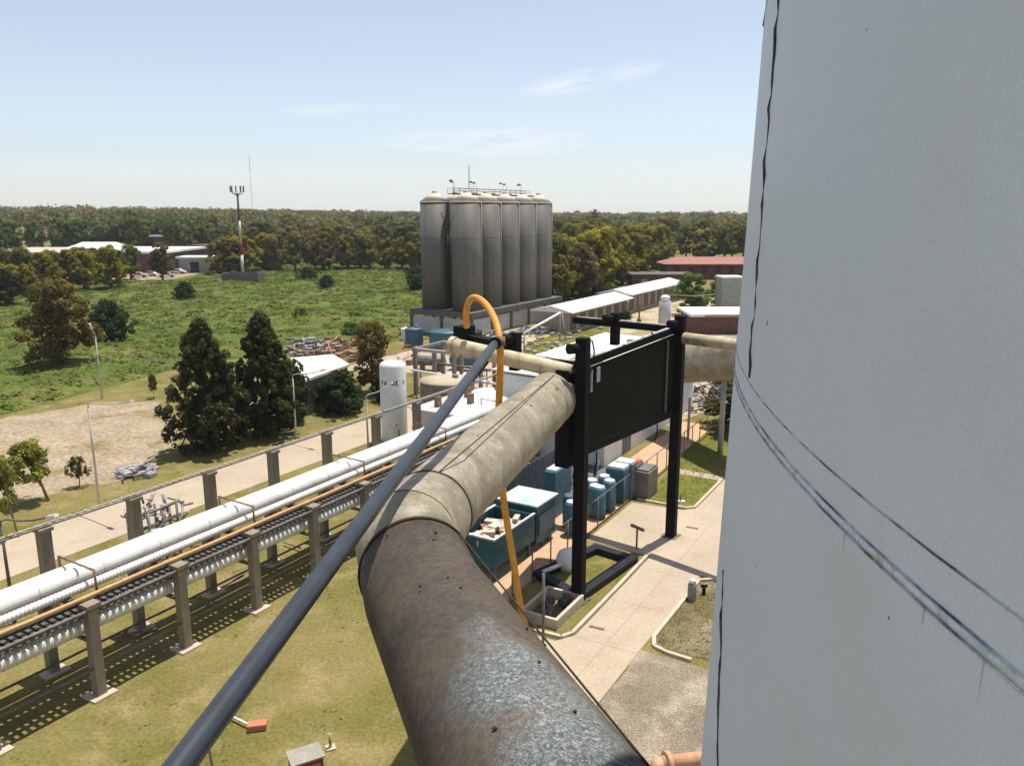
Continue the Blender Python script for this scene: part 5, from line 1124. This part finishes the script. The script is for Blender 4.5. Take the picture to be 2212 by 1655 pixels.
T('darkbush', 400, 652, 608, 54, 'round dark bush in the middle of the field', 'bush', 'bush')
T('darkbush', 665, 610, 577, 46, 'left of two dark bushes near the far field edge', 'bush', 'bush')
T('darkbush', 706, 628, 594, 44, 'right of two dark bushes near the far field edge', 'bush', 'bush')
T('bush', 648, 690, 665, 40, 'small dark shrub alone in the middle right of the field', 'bush', 'bush')
T('bush', 760, 728, 695, 44, 'shrub in the field above the scrap heaps', 'bush', 'bush')
T('leany', 105, 1082, 950, 104, 'small olive tree with a leaning pale trunk at the left', 'small_tree', rz=0.2)
T('scrub', 172, 1052, 985, 46, 'tiny round sapling on the dirt patch', 'sapling', 'tree', rz=0)
T('leany', 40, 1160, 985, 70, 'olive tree cut by the left edge beside the road', 'small_tree', rz=0.1)
T('scrub', 333, 860, 808, 26, 'spindly sapling at the field edge above the dirt patch', 'sapling', 'tree')
T('green', 1492, 682, 588, 96, 'round bright green tree behind the lilac tank', 'green_tree')
T('green', 1560, 672, 594, 90, 'bright green tree beside the white tank edge', 'green_tree')
T('darkbush', 1352, 690, 672, 30, 'small shrub on the sandy yard by the dark pole', 'bush', 'bush')
T('dark', 1610, 930, 800, 210, 'tree half hidden behind the white tank, shading the lawn', 'shade_tree')
T('darkbush', 905, 628, 575, 70, 'dark green tree touching the left side of the silos', 'dark_tree')
T('gold', 1215, 655, 560, 60, 'yellow-green tree touching the right side of the silos', 'golden_tree')
keys = ['olive', 'olive2', 'gold', 'gold2', 'dark', 'brown', 'green']
LAB = {'olive': 'olive green tree in the tree belt beyond the field', 'olive2': 'broad olive tree in the tree belt beyond the field', 'gold': 'golden olive tree in the tree belt beyond the field', 'gold2': 'narrow golden tree in the tree belt beyond the field', 'dark': 'dark green tree in the tree belt beyond the field', 'brown': 'brownish tree in the tree belt beyond the field', 'green': 'fresh green tree in the tree belt beyond the field'}
rt = random.Random(77)
def belt(pts, n, h0, h1, wts, dj_=4.0):
    for k in range(n):
        t = (k + rt.uniform(-0.3, 0.3)) / max(1, n - 1) * (len(pts) - 1); t = min(max(t, 0), len(pts) - 1.001); i = int(t); f = t - i
        x = pts[i][0] * (1 - f) + pts[i + 1][0] * f; y = pts[i][1] * (1 - f) + pts[i + 1][1] * f
        p = at(x, y); p = (p[0] + rt.uniform(-dj_, dj_) * .5, p[1] + rt.uniform(0, dj_), 0)
        key = rt.choices(keys, wts)[0]; hh = rt.uniform(h0, h1)
        plant(key, p, hh, LAB[key], 'tree', 'tree', 'trees of the belt beyond the field', wid=hh * rt.uniform(0.65, 0.9))
belt([(470, 597), (560, 590), (700, 588), (820, 583), (930, 592)], 20, 9.0, 11.8, [2, 2, 4, 3, 1, 1, 0])
belt([(580, 575), (700, 574), (820, 572), (930, 572)], 14, 10, 13.0, [3, 2, 3, 2, 2, 2, 0], 10)
belt([(-40, 640), (60, 642), (150, 636), (215, 628)], 9, 8.5, 10.8, [2, 1, 5, 3, 0, 0, 0])
belt([(-40, 662), (20, 665), (70, 660)], 4, 5.5, 8, [2, 1, 2, 1, 2, 0, 0])
belt([(210, 618), (250, 610), (285, 606)], 3, 7, 9, [1, 1, 3, 2, 1, 1, 0])
for x, yb, yt, wp, k_, lb in ((352, 606, 522, 56, 'brown', 'lone brownish tree between the factory and the blue shed'), (248, 600, 540, 58, 'olive', 'olive tree in front of the factory wall'), (190, 612, 535, 80, 'brown', 'brownish tree at the right of the left tree group')): T(k_, x, yb, yt, wp, lb)
belt([(1195, 652), (1250, 645), (1310, 632), (1365, 612)], 12, 11.0, 14.0, [2, 2, 4, 3, 0, 1, 0])
belt([(1195, 618), (1280, 604), (1380, 590), (1440, 584)], 15, 11.0, 14.5, [3, 2, 3, 2, 1, 1, 0], 8)
belt([(1200, 575), (1400, 566), (1640, 566)], 22, 10, 13.5, [3, 2, 2, 1, 4, 1, 0], 12)
belt([(-60, 560), (150, 556), (260, 556), (380, 556)], 18, 13.0, 15.5, [1, 1, 0, 0, 1, 0, 7], 16)
belt([(380, 560), (600, 556), (900, 556)], 22, 10.5, 13.0, [2, 2, 1, 0, 4, 1, 2], 16)
belt([(280, 548), (600, 545), (950, 545)], 26, 11.5, 14.0, [2, 2, 1, 0, 3, 1, 3], 20)
belt([(1180, 552), (1400, 549), (1660, 549)], 24, 12, 15, [3, 2, 1, 0, 4, 2, 0], 20)
# far forest, one mass
rg = np.random.default_rng(3); arrs = []
rows = []
for k in range(3200):
    dist_ = 285 + (rg.random() ** 0.8) * 900
    ang_ = rg.uniform(-0.80, 0.95); X = dist_ * math.tan(ang_); Y = dist_
    left = min(1, max(0, (-X / Y - 0.05) / 0.5)); hh = rg.uniform(12.5, 16.5) + left * 3.0 + (dist_ - 285) / 900 * left * 6
    if rg.random() < 0.05: hh += rg.uniform(0.5, 2.5)
    w_ = hh * rg.uniform(0.7, 1.05); sz = 0.55 + dist_ / 900
    for j in range(5):
        a = rg.uniform(0, 6.28); r_ = w_ * 0.28 * rg.random(); z = hh * rg.uniform(0.5, 0.84); s = w_ * rg.uniform(0.2, 0.3)
        arrs.append(leaf_arrays([(X + r_ * math.cos(a), Y + r_ * math.sin(a), z, s, s * 0.75)], int(34 if dist_ < 600 else 20), sz, int(rg.integers(1e9)), up=0.5))
fm_ = leaf_mesh('forest', np.concatenate(arrs), leaf_far); fo = bpy.data.objects.new('forest', fm_); COL.objects.link(fo); tag(fo, 'endless olive and green forest reaching the horizon', 'forest', kind='stuff')
# weeds of the field
arrs = []; n = 0
for k in range(11000):
    u = rg.uniform(-25, 215); vb = -70.5 - 4.5 * min(1, max(0, (u - 35) / 20)) + (9 * min(1, max(0, (u - 62) / 20))); v = vb - 0.6 - rg.random() * 140
    p = G(u, v, 0)
    if p[1] < 40 or abs(p[0]) > p[1] * 0.75 + 8: continue
    if p[1] > 190 and p[0] < -82: continue
    cl_ = 0.5 + 0.5 * math.sin(u * 0.35 + 2 * math.sin(v * 0.21)) * math.sin(v * 0.3 + u * 0.07)
    s = rg.uniform(0.25, 0.55) + 0.5 * cl_ * rg.random()
    arrs.append(leaf_arrays([(p[0], p[1], max(0.05, fz(u, v)) + s * 0.3, s * 1.9, s * 0.45)], 14, 0.15 + p[1] * 0.0011, int(rg.integers(1e9)), up=2.2))
wm = leaf_mesh('weeds', np.concatenate(arrs), weedm); wo = bpy.data.objects.new('weeds', wm); COL.objects.link(wo); tag(wo, 'rough green weeds and low scrub covering the field', 'weeds', kind='stuff')
# grass tufts on the near lawns
arrs = []
for k in range(6000):
    u = rg.uniform(2, 62); v = rg.uniform(-72, -17)
    if -43.6 < v < -37.9: continue
    if v > -24.5 and u > 25.5: continue
    if u > 45 and v > -48: continue
    p = G(u, v, 0)
    if abs(p[0]) > p[1] * 0.72 + 3: continue
    if math.sin(u * 0.9 + 2 * math.sin(v * 0.6)) * math.sin(v * 0.8 + u * 0.3) < 0.25: continue
    s = rg.uniform(0.04, 0.14); arrs.append(leaf_arrays([(p[0], p[1], s * 0.4, s * 1.6, s * 0.18)], 5, 0.04, int(rg.integers(1e9)), up=3.0))
for k in range(1500):
    u = rg.uniform(27.9, 34.6) if k % 2 else rg.uniform(43.2, 66); v = rg.uniform(-9.7, 2) if k % 2 else rg.uniform(-16.2, -13.1); p = G(u, v, 0.01); s = rg.uniform(0.04, 0.12)
    arrs.append(leaf_arrays([(p[0], p[1], s * 0.4, s * 1.6, s * 0.6)], 5, 0.05, int(rg.integers(1e9)), up=1.0))
gm = leaf_mesh('grass_tufts', np.concatenate(arrs), M('dry_tufts', (0.28, 0.225, 0.09), (0.19, 0.17, 0.045), scale=0.16, trans=0.4, isl=0.15, fine=0.0, rough=0.9)); go = bpy.data.objects.new('grass_tufts', gm); COL.objects.link(go); tag(go, 'tufts of dry grass on the lawns around the pipe rack', 'grass', kind='stuff')

# ------------------------------------------------------------------ the air
hz = MB().box(-1500, 1500, -60, 1700, -1.0, 66.0)
hm = bpy.data.materials.new('air_haze'); hm.use_nodes = True; hm.node_tree.nodes.clear()
ho_ = hm.node_tree.nodes.new('ShaderNodeOutputMaterial'); hv = hm.node_tree.nodes.new('ShaderNodeVolumePrincipled')
hv.inputs['Color'].default_value = (0.86, 0.91, 1.0, 1); hv.inputs['Density'].default_value = 0.00016; hv.inputs['Anisotropy'].default_value = 0.2
hm.node_tree.links.new(hv.outputs[0], ho_.inputs['Volume'])
tag(hz.build('haze', hm, loc=(0, 0, 0)), 'thin pale summer haze over the whole plain', 'haze', kind='stuff')
